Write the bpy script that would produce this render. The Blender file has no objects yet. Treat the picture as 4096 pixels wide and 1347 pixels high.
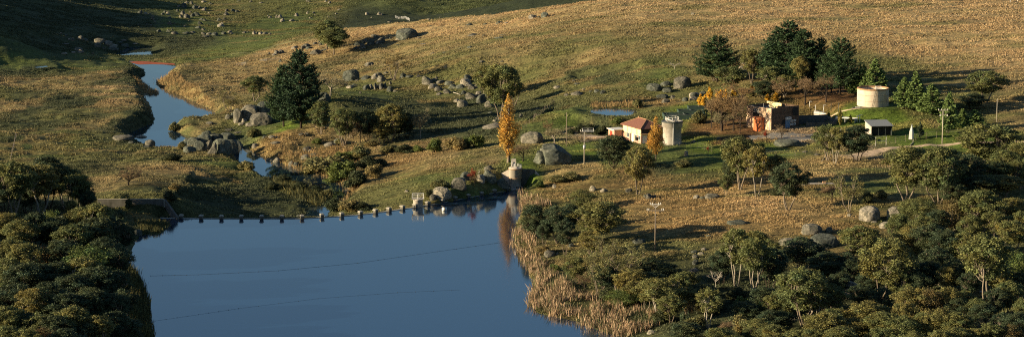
import bpy, math, random
import numpy as np
from mathutils import Vector, Matrix
R = math.radians
PI = math.pi
scene = bpy.context.scene
COL = scene.collection
rng = np.random.default_rng(7)
random.seed(11)

# ------------------------------------------------------------------ camera model
W, H = 4096.0, 1347.0
HFOV = R(25.0)
F = (W / 2) / math.tan(HFOV / 2)
CAM = np.array([0.0, 0.0, 105.0])
PITCH = R(9.0)
FWD = np.array([0.0, math.cos(PITCH), -math.sin(PITCH)])
UP = np.array([0.0, math.sin(PITCH), math.cos(PITCH)])
DK = 4096.0 / 2576.0
# reading frames of the survey: x0, y0, scale
REG = dict(D=(0, 0, 1 / DK), S=(0, 0, 1.0), Z2=(0, 300, 1.4121), Z3=(1024, 300, 1.4121), Z4=(2048, 300, 1.4121), Z5=(3072, 300, 1.4121),
           T1=(0, 0, 2.4912), T2=(1024, 0, 2.4912), T3=(2048, 0, 2.4912), T4=(3072, 0, 2.4912), C1=(2000, 747, 1.4117), C2=(2700, 747, 1.4117),
           C3=(3296, 747, 1.4117), C4=(0, 600, 1.134), C5=(2700, 100, 1.694), C6=(900, 200, 1.694), C7=(2900, 500, 1.694), C8=(1300, 100, 1.841),
           H5=(2450, 380, 3.025), G8=(1900, 560, 2.492), B6=(2900, 350, 3.388), K7=(3300, 300, 2.647))
def src(reg, x, y):
    a, b, s = REG[reg]
    return a + x / s, b + y / s
def ray(U, V):
    U = np.asarray(U, float); V = np.asarray(V, float)
    a = (U - W / 2) / F; b = -(V - H / 2) / F
    d = FWD[None, :] + a.reshape(-1, 1) * np.array([1.0, 0, 0]) + b.reshape(-1, 1) * UP[None, :]
    return d
def at_z(reg, x, y, z):
    d = ray(*[np.atleast_1d(k) for k in src(reg, x, y)])[0]
    t = (z - CAM[2]) / d[2]
    return CAM + d * t

# ------------------------------------------------------------------ noise
def _hash(ix, iy, s):
    n = (ix.astype(np.int64) * 374761393 + iy.astype(np.int64) * 668265263 + s * 1274126177) & 0xffffffff
    n = ((n ^ (n >> 13)) * 1103515245 + 12345) & 0xffffffff
    n = (n ^ (n >> 16)) & 0xffffffff
    return (n % 100003) / 100003.0 * 2 - 1
def vnoise(x, y, s=0):
    ix = np.floor(x); iy = np.floor(y); fx = x - ix; fy = y - iy
    fx = fx * fx * (3 - 2 * fx); fy = fy * fy * (3 - 2 * fy)
    a = _hash(ix, iy, s); b = _hash(ix + 1, iy, s); c = _hash(ix, iy + 1, s); d = _hash(ix + 1, iy + 1, s)
    return a + (b - a) * fx + (c - a) * fy + (a - b - c + d) * fx * fy
def fbm(x, y, s=0, o=3):
    r = 0; a = 1.0; t = 0
    for k in range(o):
        r = r + a * vnoise(x, y, s + k * 17); t += a; a *= .5; x = x * 2.03 + 3.1; y = y * 2.03 + 1.7
    return r / t
def sstep(a, b, x):
    t = np.clip((x - a) / (b - a), 0, 1); return t * t * (3 - 2 * t)

# ------------------------------------------------------------------ mesh helpers
def np_mesh(name, verts, faces, mats, colors=None, smooth=False, mi=None):
    """verts (n,3), faces (m,k) -> Mesh; colors (m,3) per face"""
    me = bpy.data.meshes.new(name)
    verts = np.asarray(verts, np.float32); faces = np.asarray(faces, np.int32)
    m, k = faces.shape
    me.vertices.add(len(verts)); me.vertices.foreach_set('co', verts.ravel())
    me.loops.add(m * k); me.loops.foreach_set('vertex_index', faces.ravel())
    me.polygons.add(m); me.polygons.foreach_set('loop_start', np.arange(0, m * k, k, dtype=np.int32))
    me.polygons.foreach_set('loop_total', np.full(m, k, np.int32))
    if smooth: me.polygons.foreach_set('use_smooth', np.ones(m, bool))
    if mi is not None: me.polygons.foreach_set('material_index', np.asarray(mi, np.int32))
    me.update(calc_edges=True)
    if colors is not None:
        c = np.ones((m * k, 4), np.float32); c[:, :3] = np.repeat(np.asarray(colors, np.float32), k, axis=0)
        at = me.color_attributes.new('Col', 'FLOAT_COLOR', 'CORNER'); at.data.foreach_set('color', c.ravel())
    for mt in (mats if isinstance(mats, (list, tuple)) else [mats]): me.materials.append(mt)
    return me
def link(name, me, parent=None):
    o = bpy.data.objects.new(name, me); COL.objects.link(o)
    if parent is not None: o.parent = parent
    return o
def tag(o, label=None, cat=None, group=None, kind=None):
    if label: o['label'] = label
    if cat: o['category'] = cat
    if group: o['group'] = group
    if kind: o['kind'] = kind
    return o
def empty(name, loc, rz=0, label=None, cat=None, group=None):
    o = bpy.data.objects.new(name, None); COL.objects.link(o); o.location = loc; o.rotation_euler = (0, 0, rz); o.empty_display_size = .3
    return tag(o, label, cat, group)
class MB:
    """collects boxes, tubes and polygons; build() links them as one mesh"""
    def __init__(s): s.v = []; s.f = []
    def poly(s, pts, fs):
        b = len(s.v); s.v += [tuple(p) for p in pts]; s.f += [tuple(b + i for i in f) for f in fs]; return s
    def box(s, c, d, rz=0, M=None):
        x, y, z = d[0] / 2, d[1] / 2, d[2] / 2
        p = [Vector((a * x, b * y, e * z)) for a in (-1, 1) for b in (-1, 1) for e in (-1, 1)]
        if rz: p = [Matrix.Rotation(rz, 3, 'Z') @ q for q in p]
        if M: p = [M @ q for q in p]
        p = [q + Vector(c) for q in p]
        return s.poly(p, [(0, 1, 3, 2), (4, 6, 7, 5), (0, 4, 5, 1), (2, 3, 7, 6), (0, 2, 6, 4), (1, 5, 7, 3)])
    def tube(s, a, b, r, r2=None, n=8, cap=True):
        a = Vector(a); b = Vector(b); r2 = r if r2 is None else r2
        d = (b - a).normalized(); u = d.cross(Vector((0, 0, 1)) if abs(d.z) < .9 else Vector((1, 0, 0))).normalized(); w = d.cross(u)
        p = []
        for c, q in ((a, r), (b, r2)):
            for k in range(n):
                t = 2 * PI * k / n; p.append(c + (u * math.cos(t) + w * math.sin(t)) * q)
        f = [(k, (k + 1) % n, n + (k + 1) % n, n + k) for k in range(n)]
        if cap: f += [tuple(range(n))[::-1], tuple(range(n, 2 * n))]
        return s.poly(p, f)
    def path(s, pts, r, n=6):
        for a, b in zip(pts[:-1], pts[1:]): s.tube(a, b, r, n=n)
        return s
    def lathe(s, prof, n=32, c=(0, 0, 0)):
        p = []
        for (r, z) in prof:
            for k in range(n):
                t = 2 * PI * k / n; p.append((c[0] + r * math.cos(t), c[1] + r * math.sin(t), c[2] + z))
        f = []
        for i in range(len(prof) - 1):
            for k in range(n): f.append((i * n + k, i * n + (k + 1) % n, (i + 1) * n + (k + 1) % n, (i + 1) * n + k))
        return s.poly(p, f)
    def build(s, name, mat, parent=None, smooth=False, loc=None):
        me = bpy.data.meshes.new(name); me.from_pydata(s.v, [], s.f); me.materials.append(mat)
        if smooth: me.polygons.foreach_set('use_smooth', [len(p.vertices) == 4 for p in me.polygons])
        me.update(); o = link(name, me, parent)
        if loc is not None: o.location = loc
        return o

# ------------------------------------------------------------------ materials
class N:
    def __init__(s, name):
        s.m = bpy.data.materials.new(name); s.m.use_nodes = True; s.t = s.m.node_tree; s.b = s.t.nodes['Principled BSDF']
    def n(s, ty, **kw):
        x = s.t.nodes.new(ty)
        for k, v in kw.items():
            if k in x.inputs.keys(): x.inputs[k].default_value = v
            else: setattr(x, k, v)
        return x
    def l(s, a, b): s.t.links.new(a, b); return s
    def noise(s, scale, detail=4, rough=.55, obj=True, stretch=None, gen='Object'):
        tc = s.n('ShaderNodeTexCoord'); n = s.n('ShaderNodeTexNoise'); n.inputs['Scale'].default_value = scale; n.inputs['Detail'].default_value = detail; n.inputs['Roughness'].default_value = rough
        if stretch:
            mp = s.n('ShaderNodeMapping'); mp.inputs['Scale'].default_value = stretch; s.l(tc.outputs[gen], mp.inputs[0]); s.l(mp.outputs[0], n.inputs['Vector'])
        else: s.l(tc.outputs[gen], n.inputs['Vector'])
        return n.outputs['Fac']
    def ramp(s, fac, stops):
        r = s.n('ShaderNodeValToRGB'); e = r.color_ramp.elements
        while len(e) < len(stops): e.new(.5)
        for q, (p, c) in zip(e, stops): q.position = p; q.color = (*c, 1) if len(c) == 3 else c
        s.l(fac, r.inputs[0]); return r.outputs['Color']
    def mix(s, a, b, fac, mode='MIX'):
        x = s.n('ShaderNodeMix'); x.data_type = 'RGBA'; x.blend_type = mode
        for v, i in ((fac, 0), (a, 6), (b, 7)):
            if hasattr(v, 'links') or hasattr(v, 'is_linked'): s.l(v, x.inputs[i])
            elif isinstance(v, (int, float)): x.inputs[i].default_value = v
            else: x.inputs[i].default_value = (*v, 1)
        return x.outputs[2]
    def bump(s, h, strength=.5, dist=.1):
        b = s.n('ShaderNodeBump'); b.inputs['Strength'].default_value = strength; b.inputs['Distance'].default_value = dist
        s.l(h, b.inputs['Height']); s.l(b.outputs[0], s.b.inputs['Normal'])
    def col(s, c):
        if isinstance(c, tuple): s.b.inputs['Base Color'].default_value = (*c, 1)
        else: s.l(c, s.b.inputs['Base Color'])
        return s
    def rough(s, r, spec=.3, metal=0):
        s.b.inputs['Roughness'].default_value = r; s.b.inputs['Specular IOR Level'].default_value = spec; s.b.inputs['Metallic'].default_value = metal; return s
def simple(name, c, r=.8, var=.25, scale=1.5, metal=0, bump=0.2, stretch=None, dirt=None):
    n = N(name); f = n.noise(scale, 5, .6, stretch=stretch)
    a = tuple(k * (1 - var) for k in c); b = tuple(min(1, k * (1 + var)) for k in c)
    base = n.ramp(f, [(.3, a), (.7, b)])
    if dirt:
        g = n.noise(scale * .6, 6, .7, stretch=(1, 1, .25)); base = n.mix(base, dirt, n.ramp(g, [(.5, (0, 0, 0)), (.72, (.8, .8, .8))]))
    n.col(base).rough(r, .25, metal)
    if bump: n.bump(f, bump, .05)
    return n.m
M = {}
def veg(name, c1, c2, c3=None, trans=.25, rnd=.35):
    n = N(name); at = n.n('ShaderNodeAttribute'); at.attribute_name = 'Col'
    oi = n.n('ShaderNodeObjectInfo')
    tint = n.ramp(oi.outputs['Random'], [(0, c1), (.55, c2), (1, c3 or c2)])
    c = n.mix(tint, at.outputs['Color'], 1.0, 'MULTIPLY')
    n.col(c).rough(.65, .2)
    tr = n.n('ShaderNodeBsdfTranslucent'); n.l(c, tr.inputs[0]); mx = n.n('ShaderNodeMixShader'); mx.inputs[0].default_value = trans
    out = n.t.nodes['Material Output']; n.l(n.b.outputs[0], mx.inputs[1]); n.l(tr.outputs[0], mx.inputs[2]); n.l(mx.outputs[0], out.inputs[0])
    return n.m
M['gum'] = veg('gum leaves', (.145, .145, .048), (.11, .128, .046), (.175, .152, .048))
M['gumdark'] = veg('dark gum leaves', (.06, .078, .036), (.048, .068, .034))
M['gumred'] = veg('rusty gum leaves', (.16, .105, .042), (.14, .11, .042))
M['gumbright'] = veg('bright gum leaves', (.12, .145, .035), (.10, .135, .038))
M['pine'] = veg('pine needles', (.035, .065, .032), (.042, .075, .03), trans=.12)
M['cedar'] = veg('cedar needles', (.12, .19, .055), (.14, .20, .06), trans=.15)
M['poplar'] = veg('poplar leaves', (.44, .26, .06), (.50, .30, .065), trans=.4)
M['yellow'] = veg('yellow leaves', (.62, .37, .05), (.66, .40, .05), trans=.4)
M['cypress'] = veg('golden cypress leaves', (.20, .17, .04), (.17, .16, .04), trans=.1)
M['twig'] = veg('bare twigs', (.22, .15, .085), (.19, .14, .075), (.25, .16, .075), trans=.1)
M['paletwig'] = veg('pale twigs', (.26, .22, .13), (.23, .20, .11), trans=.1)
M['redleaf'] = veg('red leaves', (.28, .05, .03), (.3, .06, .03))
M['shrub'] = veg('shrub leaves', (.19, .165, .065), (.14, .14, .055), (.22, .165, .065))
M['shrubdark'] = veg('dark shrub leaves', (.05, .065, .03), (.06, .07, .03))
M['reed'] = veg('reed blades', (1, 1, 1), (1, 1, 1), trans=.3)
def bark(name, c1, c2):
    n = N(name); oi = n.n('ShaderNodeObjectInfo'); t = n.ramp(oi.outputs['Random'], [(0, c1), (1, c2)])
    f = n.noise(1.2, 5, .7); n.col(n.mix(t, n.ramp(f, [(.35, (.35, .33, .3)), (.65, (1, 1, 1))]), 1.0, 'MULTIPLY')).rough(.85, .15); return n.m
M['palebark'] = bark('pale gum bark', (.32, .28, .22), (.44, .40, .33))
M['midbark'] = bark('gum bark', (.16, .13, .10), (.30, .25, .19))
M['darkbark'] = bark('dark bark', (.05, .04, .03), (.08, .06, .045))
M['deadwood'] = bark('bleached wood', (.5, .45, .38), (.6, .55, .48))
def rockmat(name, base, dark, pale):
    n = N(name); oi = n.n('ShaderNodeObjectInfo')
    f1 = n.noise(2.6, 6, .65); f2 = n.noise(9, 8, .75)
    c = n.ramp(f1, [(.3, dark), (.5, base), (.72, pale)])
    c = n.mix(c, n.ramp(f2, [(.38, (.30, .31, .29)), (.56, (1.1, 1.1, 1.1))]), .9, 'MULTIPLY')
    f3 = n.noise(4.5, 5, .65, stretch=(1, 1, .3)); c = n.mix(c, (.05, .055, .042), n.ramp(f3, [(.5, (0, 0, 0)), (.62, (.75, .75, .75))]))
    c = n.mix(c, n.ramp(oi.outputs['Random'], [(0, (.7, .7, .7)), (1, (1.15, 1.12, 1.05))]), 1.0, 'MULTIPLY')
    n.col(c).rough(.9, .2); n.bump(f2, 1.0, .35); return n.m
M['rock'] = rockmat('granite', (.165, .155, .125), (.065, .068, .054), (.29, .265, .21))
M['palerock'] = rockmat('pale granite', (.31, .28, .225), (.16, .15, .12), (.42, .38, .30))
M['darkrock'] = rockmat('lichen granite', (.11, .125, .10), (.05, .055, .05), (.2, .2, .17))
# ------------------------------------------------------------------ terrain surveyed as (column, row, height) sightings, plus added points out of view
CP = [(0,160,-1.5),(0,250,-2),(0,340,-1),(0,420,0),(0,500,3),(0,600,4),(0,700,4),(0,847,4),(150,420,0),(150,300,-2),(250,250,-1.6),(375,285,-.9),(335,185,-1.3),(340,240,-1.2),(200,480,1),
(330,450,1.2),(400,470,1.6),(300,495,3.2),(400,498,3.2),(500,470,-.5),(500,520,-2.5),(600,500,-3.2),(650,535,-4),(760,535,-4),(430,420,-1.5),(560,420,-2.5),(640,450,-3.5),(200,600,3.5),(200,750,4),(330,620,1),(300,560,1.2),(380,545,.4),(330,538,.6),(260,545,1.5),
(700,330,-1.5),(600,330,-3.6),(740,320,-.5),(900,300,.5),(1100,300,1.2),(830,240,5),(950,255,2.5),(1100,265,.6),(1250,270,1.5),(900,400,-2.5),(800,400,-3.4),(1000,440,-1),(1100,400,2.2),(1200,430,3.5),(1000,515,-1.2),(900,520,-3),(880,500,-3.2),(1100,480,2.0),(1180,470,2.5),(960,480,-.8),(1230,450,3.6),
(1290,418,4.8),(1400,415,4.9),(1500,412,5.1),(1330,470,1),(1400,450,3),(1500,440,4.2),(1600,360,6),(1450,340,5.4),(1380,350,5.2),(1480,325,4.5),(1500,300,8.0),(1600,296,8.1),(1500,331,5.6),(1550,325,5.8),(1540,268,8.6),(1440,284,8.4),(1380,290,5),(1750,360,7),(1900,350,8),(1950,328,9),(2050,328,9.2),(2200,330,9.6),(2400,360,9.6),(2200,272,13.6),(2000,240,13.3),(2100,300,11),(2400,300,11.6),(2576,250,15),(2576,340,11),
(1400,500,2),(1600,500,3.4),(1800,500,5),(2100,450,7),(2500,420,9),(1800,420,6.2),(1500,600,2),(1700,620,3),(1900,600,4.5),(2200,600,6),(2500,600,8),(1450,700,1.0),(1700,750,2),(2000,800,4),(2500,800,6),(1550,830,.6),(1340,560,1),(2576,847,6.5),
(1000,130,6),(850,137,3),(1020,97,8.7),(650,130,-1),(620,200,-2),(900,200,2),(1200,150,12),(1100,220,2.5),(1300,200,6),(1500,100,22),(1500,180,13),(1600,220,10.3),(1400,262,5),(1800,180,16),(1800,80,26),(2000,150,20),(2000,200,15.5),(2300,150,20),(2300,80,28),(2576,165,21),(2576,80,29),(2576,0,36),(2300,0,36),(2000,0,34.5),(1550,2,32),(1700,0,33),(1200,42,18),(1380,20,26),(1000,62,11.5),(850,78,5.5),(700,100,1),(1700,240,9),(1800,240,10.5),(1900,210,14),
(850,58,-1.5),(1100,38,-.5),(1400,6,0),(1000,25,2),(800,30,0),(600,60,-2),(500,100,-3.4),(700,80,-3),(250,100,-1),(0,100,6),(0,0,12),(250,0,5),(500,0,0),(700,0,2.5),(1000,0,5),(1300,-5,4),(120,130,0),(480,150,-3.4),(340,143,-4.6),(300,149,-4.5),(385,146,-4.6),(560,250,-2.6),(470,200,-3.2),(700,250,-1),(560,150,-2.5)]
CP = [(u, v, (9 + (z - 9) * .7) if (v < 235 and z > 9 and u > 900) else z) for u, v, z in CP]
_p = np.array([at_z('D', u, v, z) for (u, v, z) in CP])
_w = np.array([(-300, 1010, 27), (-330, 1100, 34), (-330, 1250, 38), (-260, 1300, 34), (-300, 930, 14), (-330, 850, 2), (-300, 700, -1), (-300, 500, 20), (-185, 560, 23), (-185, 480, 27), (-185, 410, 27), (-128, 430, 5), (-135, 520, 5), (-190, 640, 4), (-300, 300, 10), (-120, 300, 5),  # unseen hill on the left is added to shade the lakeside grove
               (300, 300, 10), (300, 500, 12), (300, 700, 19), (330, 850, 31), (300, 1000, 38), (100, 1150, 22), (0, 1060, 16), (60, 990, 26), (180, 970, 31), (0, 1300, 12), (-150, 1350, 12), (200, 1300, 20), (0, 1600, 30), (300, 1600, 40), (-300, 1600, 40), (-100, 1150, -1), (60, 1180, 6), (140, 1220, 14)], float)
_P = np.vstack([_p, _w])
_c2 = 9.0 ** 2
_D = np.sqrt(((_P[:, None, :2] - _P[None, :, :2]) ** 2).sum(-1) + _c2)
_mu = 8.0
_n = len(_P)
_A = np.zeros((_n + 1, _n + 1)); _A[:_n, :_n] = -_D + .35 * np.eye(_n); _A[:_n, _n] = 1; _A[_n, :_n] = 1
_W = np.linalg.solve(_A, np.append(_P[:, 2] - _mu, 0))
def rbf(x, y):
    r = np.full(x.shape, _mu + _W[-1])
    for i in range(_n): r -= _W[i] * np.sqrt((x - _P[i, 0]) ** 2 + (y - _P[i, 1]) ** 2 + _c2)
    return r
# crest of the weir: positions of the blocks on it
BLK = [(456,546),(506,547),(557,547.5),(607,547.5),(658,547.5),(709,547.5),(760,547),(810,544),(860,541),(907,537),(945,532.5),(979,528),(1013,523),(1045,518.5),(1077,513),(1112,506.5),(1144,500),(1177,494),(1210,488),(1243,482),(1275,476.5)]
CREST = np.array([at_z('D', u, v + 2, 0.1)[:2] for u, v in BLK])
CREST = np.vstack([CREST[0] + (-5.5, .3), CREST, CREST[-1] + (3.5, 3.4)])
RIV = -5.0
def wpoly(pts, z, reg='D'): return np.array([at_z(reg, u, v, z)[:2] for u, v in pts])
LAKE = np.vstack([CREST, wpoly([(1306,480),(1312,505),(1313,530),(1296,570),(1290,600),(1305,640),(1332,680),(1340,720),(1336,765),(1350,785),(1400,797),(1470,812),(1510,832),(1590,852),(1680,900),(1780,1000)], 0),
                  [(80, 250), (90, -200), (-90, -200), (-88, 300)], wpoly([(385,900),(372,847),(366,800),(362,740),(345,700),(318,668),(330,635),(345,600),(350,591),(405,589),(432,565)], 0)])
RIVER = wpoly([(343,163),(372,177),(374,189),(346,202),(360,210),(374,221),(368,240),(374,251),(390,283),(392,309),(345,328),(330,340),(352,356),(387,374),(423,380),(450,380),(480,365),(540,364),(588,368),(600,402),(640,428),(684,450),(742,462),(795,480),(838,496),(805,517),(785,530),(776,548),(814,548),(822,526),(846,514),(872,494),(868,474),(845,456),(800,440),(730,422),(700,410),(650,393),(612,372),(590,350),(540,345),(490,350),(466,342),(446,334),(425,326),(425,318),(460,314),(512,311),(552,305),(535,282),(445,238),(414,229),(386,212),(392,203),(432,192),(418,182),(432,172),(438,165),(440,161),(320,153)], RIV)
UPPOOL = wpoly([(300,139),(322,127),(338,119),(362,119),(366,139)], RIV)
PONDZ = 7.9
POND = wpoly([(1484,277),(1500,273),(1560,273),(1600,276),(1606,284),(1585,291),(1530,292),(1496,286)], PONDZ)
PUDDLE = wpoly([(82,169),(115,166),(118,170),(90,173)], -2.2)
def expand(P, d):
    c = []; m = len(P); ar = sum(P[i][0] * P[(i + 1) % m][1] - P[(i + 1) % m][0] * P[i][1] for i in range(m))
    sg = 1 if ar > 0 else -1
    for i in range(m):
        e = P[(i + 1) % m] - P[i - 1]; nn = np.array([e[1], -e[0]]) * sg / (np.linalg.norm(e) + 1e-9); c.append(P[i] + nn * d)
    return np.array(c)
RIVER = expand(RIVER, 1.0); UPPOOL = expand(UPPOOL, 3.0)
def pip(x, y, P):
    ins = np.zeros(x.shape, bool); j = len(P) - 1
    for i in range(len(P)):
        a, b = P[i], P[j]
        c = ((a[1] > y) != (b[1] > y))
        with np.errstate(divide='ignore', invalid='ignore'):
            ins ^= c & (x < (b[0] - a[0]) * (y - a[1]) / (b[1] - a[1] + 1e-12) + a[0])
        j = i
    return ins
def sdist(x, y, P, closed=True):
    d = np.full(x.shape, 1e9); m = len(P)
    for i in range(m if closed else m - 1):
        a = P[i]; b = P[(i + 1) % m]; e = b - a; L = (e ** 2).sum() + 1e-9
        t = np.clip(((x - a[0]) * e[0] + (y - a[1]) * e[1]) / L, 0, 1)
        d = np.minimum(d, (x - a[0] - t * e[0]) ** 2 + (y - a[1] - t * e[1]) ** 2)
    d = np.sqrt(d)
    if closed: d = np.where(pip(x, y, P), -d, d)
    return d
cx, cy = CREST[:, 0], CREST[:, 1]
XA, XB = at_z('D', 940, 530, 0)[0], at_z('D', 1090, 505, 0)[0]
RIDGE = np.array([at_z('D', u, v, z)[:2] for u, v, z in [(560,150,-2.5),(650,120,-.5),(740,100,2),(850,77,5.5),(1000,60,10.7),(1200,40,15.3),(1380,19,20.9),(1550,0,25.1)]])
RIDGE = np.vstack([RIDGE, RIDGE[-1] + (40, 5), RIDGE[-1] + (400, 60)])
def beyond(x, y): return y - np.interp(x, RIDGE[:, 0], RIDGE[:, 1])
def height(x, y):
    h = rbf(x, y)
    # far ridge lines and hollows that break the light on the shaded hill
    bd = beyond(x, y); kx = sstep(-62, -30, x) * sstep(80, 40, x); h = h - kx * (5 * sstep(0, 14, bd) - 5 * sstep(60, 110, bd))
    big = sstep(-215, -290, x) * sstep(930, 1010, y)
    h = h + big * (13 * fbm(y / 13, x / 150, 5, 2) - 1)
    h = h + 1.1 * sstep(-100, -190, x) * sstep(930, 1000, y) * vnoise(y / 14 + x / 60, x / 120, 8)
    c0 = at_z('D', 1498, 318, 6.8); h = h - 3.4 * sstep(8.5, 4.5, np.hypot((x - c0[0]) / 1.35, y - c0[1]))
    for (a, b, dp) in SCARPS:
        t = (x - a[0]) / (b[0] - a[0]); ds = a[1] + (b[1] - a[1]) * t + 1.2 * vnoise(x / 5, x * 0, 77) - y; ok = sstep(-.08, .08, t) * sstep(1.08, .92, t); h = h - dp * ok * sstep(0, 1.6, ds) * sstep(22, 6, ds)
    rough = .55 * fbm(x / 26, y / 30, 1, 3) + .42 * fbm(x / 8, y / 7, 2, 2) + .24 * fbm(x / 2.8, y / 2.6, 3, 2)
    rough = rough * (1 + .7 * sstep(-30, -70, x) * sstep(1000, 950, y))
    flat = np.ones_like(h)
    for (rg, u, v, z, r0, r1) in FLATS:
        c = at_z(rg, u, v, z); d = np.hypot(x - c[0], y - c[1]); k = sstep(r1, r0, d); h = h * (1 - k) + z * k; flat *= (1 - .95 * k)
    h = h + rough * flat
    for P, wl, reach, dep in ((LAKE, 0.0, 5, 2.2), (RIVER, RIV, 5, 1.2), (UPPOOL, RIV, 8, 1), (POND, PONDZ, 7, 1.0), (PUDDLE, -2.2, 6, .5)):
        mn = P.min(0) - 30; mx = P.max(0) + 30
        s = (x > mn[0]) & (x < mx[0]) & (y > mn[1]) & (y < mx[1])
        xs, ys = x[s], y[s]; d = sdist(xs + .9 * vnoise(xs / 3, ys / 3, 9) * (0 if wl == 0 else 1), ys, P)
        hh = np.maximum(h[s], wl + .45)
        out = wl + .05 + (hh - wl) * sstep(-.4, reach, d)
        inn = wl - .1 - dep * sstep(0, 3, -d)
        r = np.where(d > 0, out, inn)
        if wl == 0:
            yc = np.interp(xs, cx, cy); behind = (ys > yc) & (xs > cx[0] - 1) & (xs < cx[-1] + .5)
            r = np.where(behind, np.minimum(h[s], np.interp(xs, [XA, XB], [-1.5, .9]) + np.clip(ys - yc, 0, 30) * .5), r)
        if wl != 0: r = np.where(d > reach, h[s], np.where(d > 0, np.maximum(np.minimum(out, np.maximum(h[s], out)), wl + .02), r))
        h[s] = r
    d = np.hypot((x - TWR[0]) * .8, y - TWR[1]); h = np.where(d < 8, np.minimum(h, -1.2 + np.maximum(0, d - 3.0) * 3.0), h)
    return h
SCARPS = [(at_z('D', 1440, 187, 9.5)[:2], at_z('D', 1605, 183, 10.5)[:2], 1.7), (at_z('D', 1330, 300, 4.5)[:2], at_z('D', 1395, 262, 5)[:2], 1.2)]
TWR = at_z('G8', 402, 476, 0.0)[:2] + (0, -.2)
FLATS = [('D', 1600, 350, 6.0, 8, 16), ('C5', 690, 650, 9.1, 13, 22), ('Z5', 605, 175, 13.7, 7, 14), ('D', 1692, 358, 6.6, 4, 9), ('K7', 560, 610, 9.5, 5, 10)]
def axis(segs):
    o = [segs[0][0]]
    for a, b, s in segs:
        n = max(1, int(round((b - a) / s))); o += list(np.linspace(a, b, n + 1)[1:])
    return np.array(o)
GX = axis([(-3000, -1000, 250), (-1000, -420, 40), (-420, -255, 5), (-255, 255, .85), (255, 420, 5), (420, 1000, 40), (1000, 3000, 250)])
GY = axis([(-1500, 0, 250), (0, 300, 30), (300, 400, 5), (400, 700, .8), (700, 920, 1.1), (920, 1260, 2.0), (1260, 1500, 8), (1500, 2200, 50), (2200, 5000, 280)])
gx, gy = np.meshgrid(GX, GY)
GZ = height(gx.ravel(), gy.ravel()).reshape(gx.shape)
_far = sstep(500, 1500, np.hypot(gx, np.maximum(0, gy - 1400)))
GZ = GZ * (1 - _far) + 45 * _far
def gh(x, y):
    x = np.asarray(x, float); y = np.asarray(y, float)
    i = np.clip(np.searchsorted(GX, x) - 1, 0, len(GX) - 2); j = np.clip(np.searchsorted(GY, y) - 1, 0, len(GY) - 2)
    a = (x - GX[i]) / (GX[i + 1] - GX[i]); b = (y - GY[j]) / (GY[j + 1] - GY[j])
    return (GZ[j, i] * (1 - a) + GZ[j, i + 1] * a) * (1 - b) + (GZ[j + 1, i] * (1 - a) + GZ[j + 1, i + 1] * a) * b
_T = np.arange(300, 1700, .7)
def hit(reg, x, y):
    """first meeting of the line of sight with the ground -> (point, source pixels per metre)"""
    U, V = src(reg, x, y); d = ray(np.array([U]), np.array([V]))[0]
    p = CAM[None, :] + _T[:, None] * d[None, :]
    g = p[:, 2] - gh(p[:, 0], p[:, 1]); k = np.argmax(g < 0)
    if g[k] >= 0: k = len(_T) - 1
    t0, t1 = _T[k - 1], _T[k]; g0, g1 = g[k - 1], g[k]; t = t0 + (t1 - t0) * g0 / (g0 - g1 + 1e-9)
    q = CAM + t * d
    return q, F / t
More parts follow.
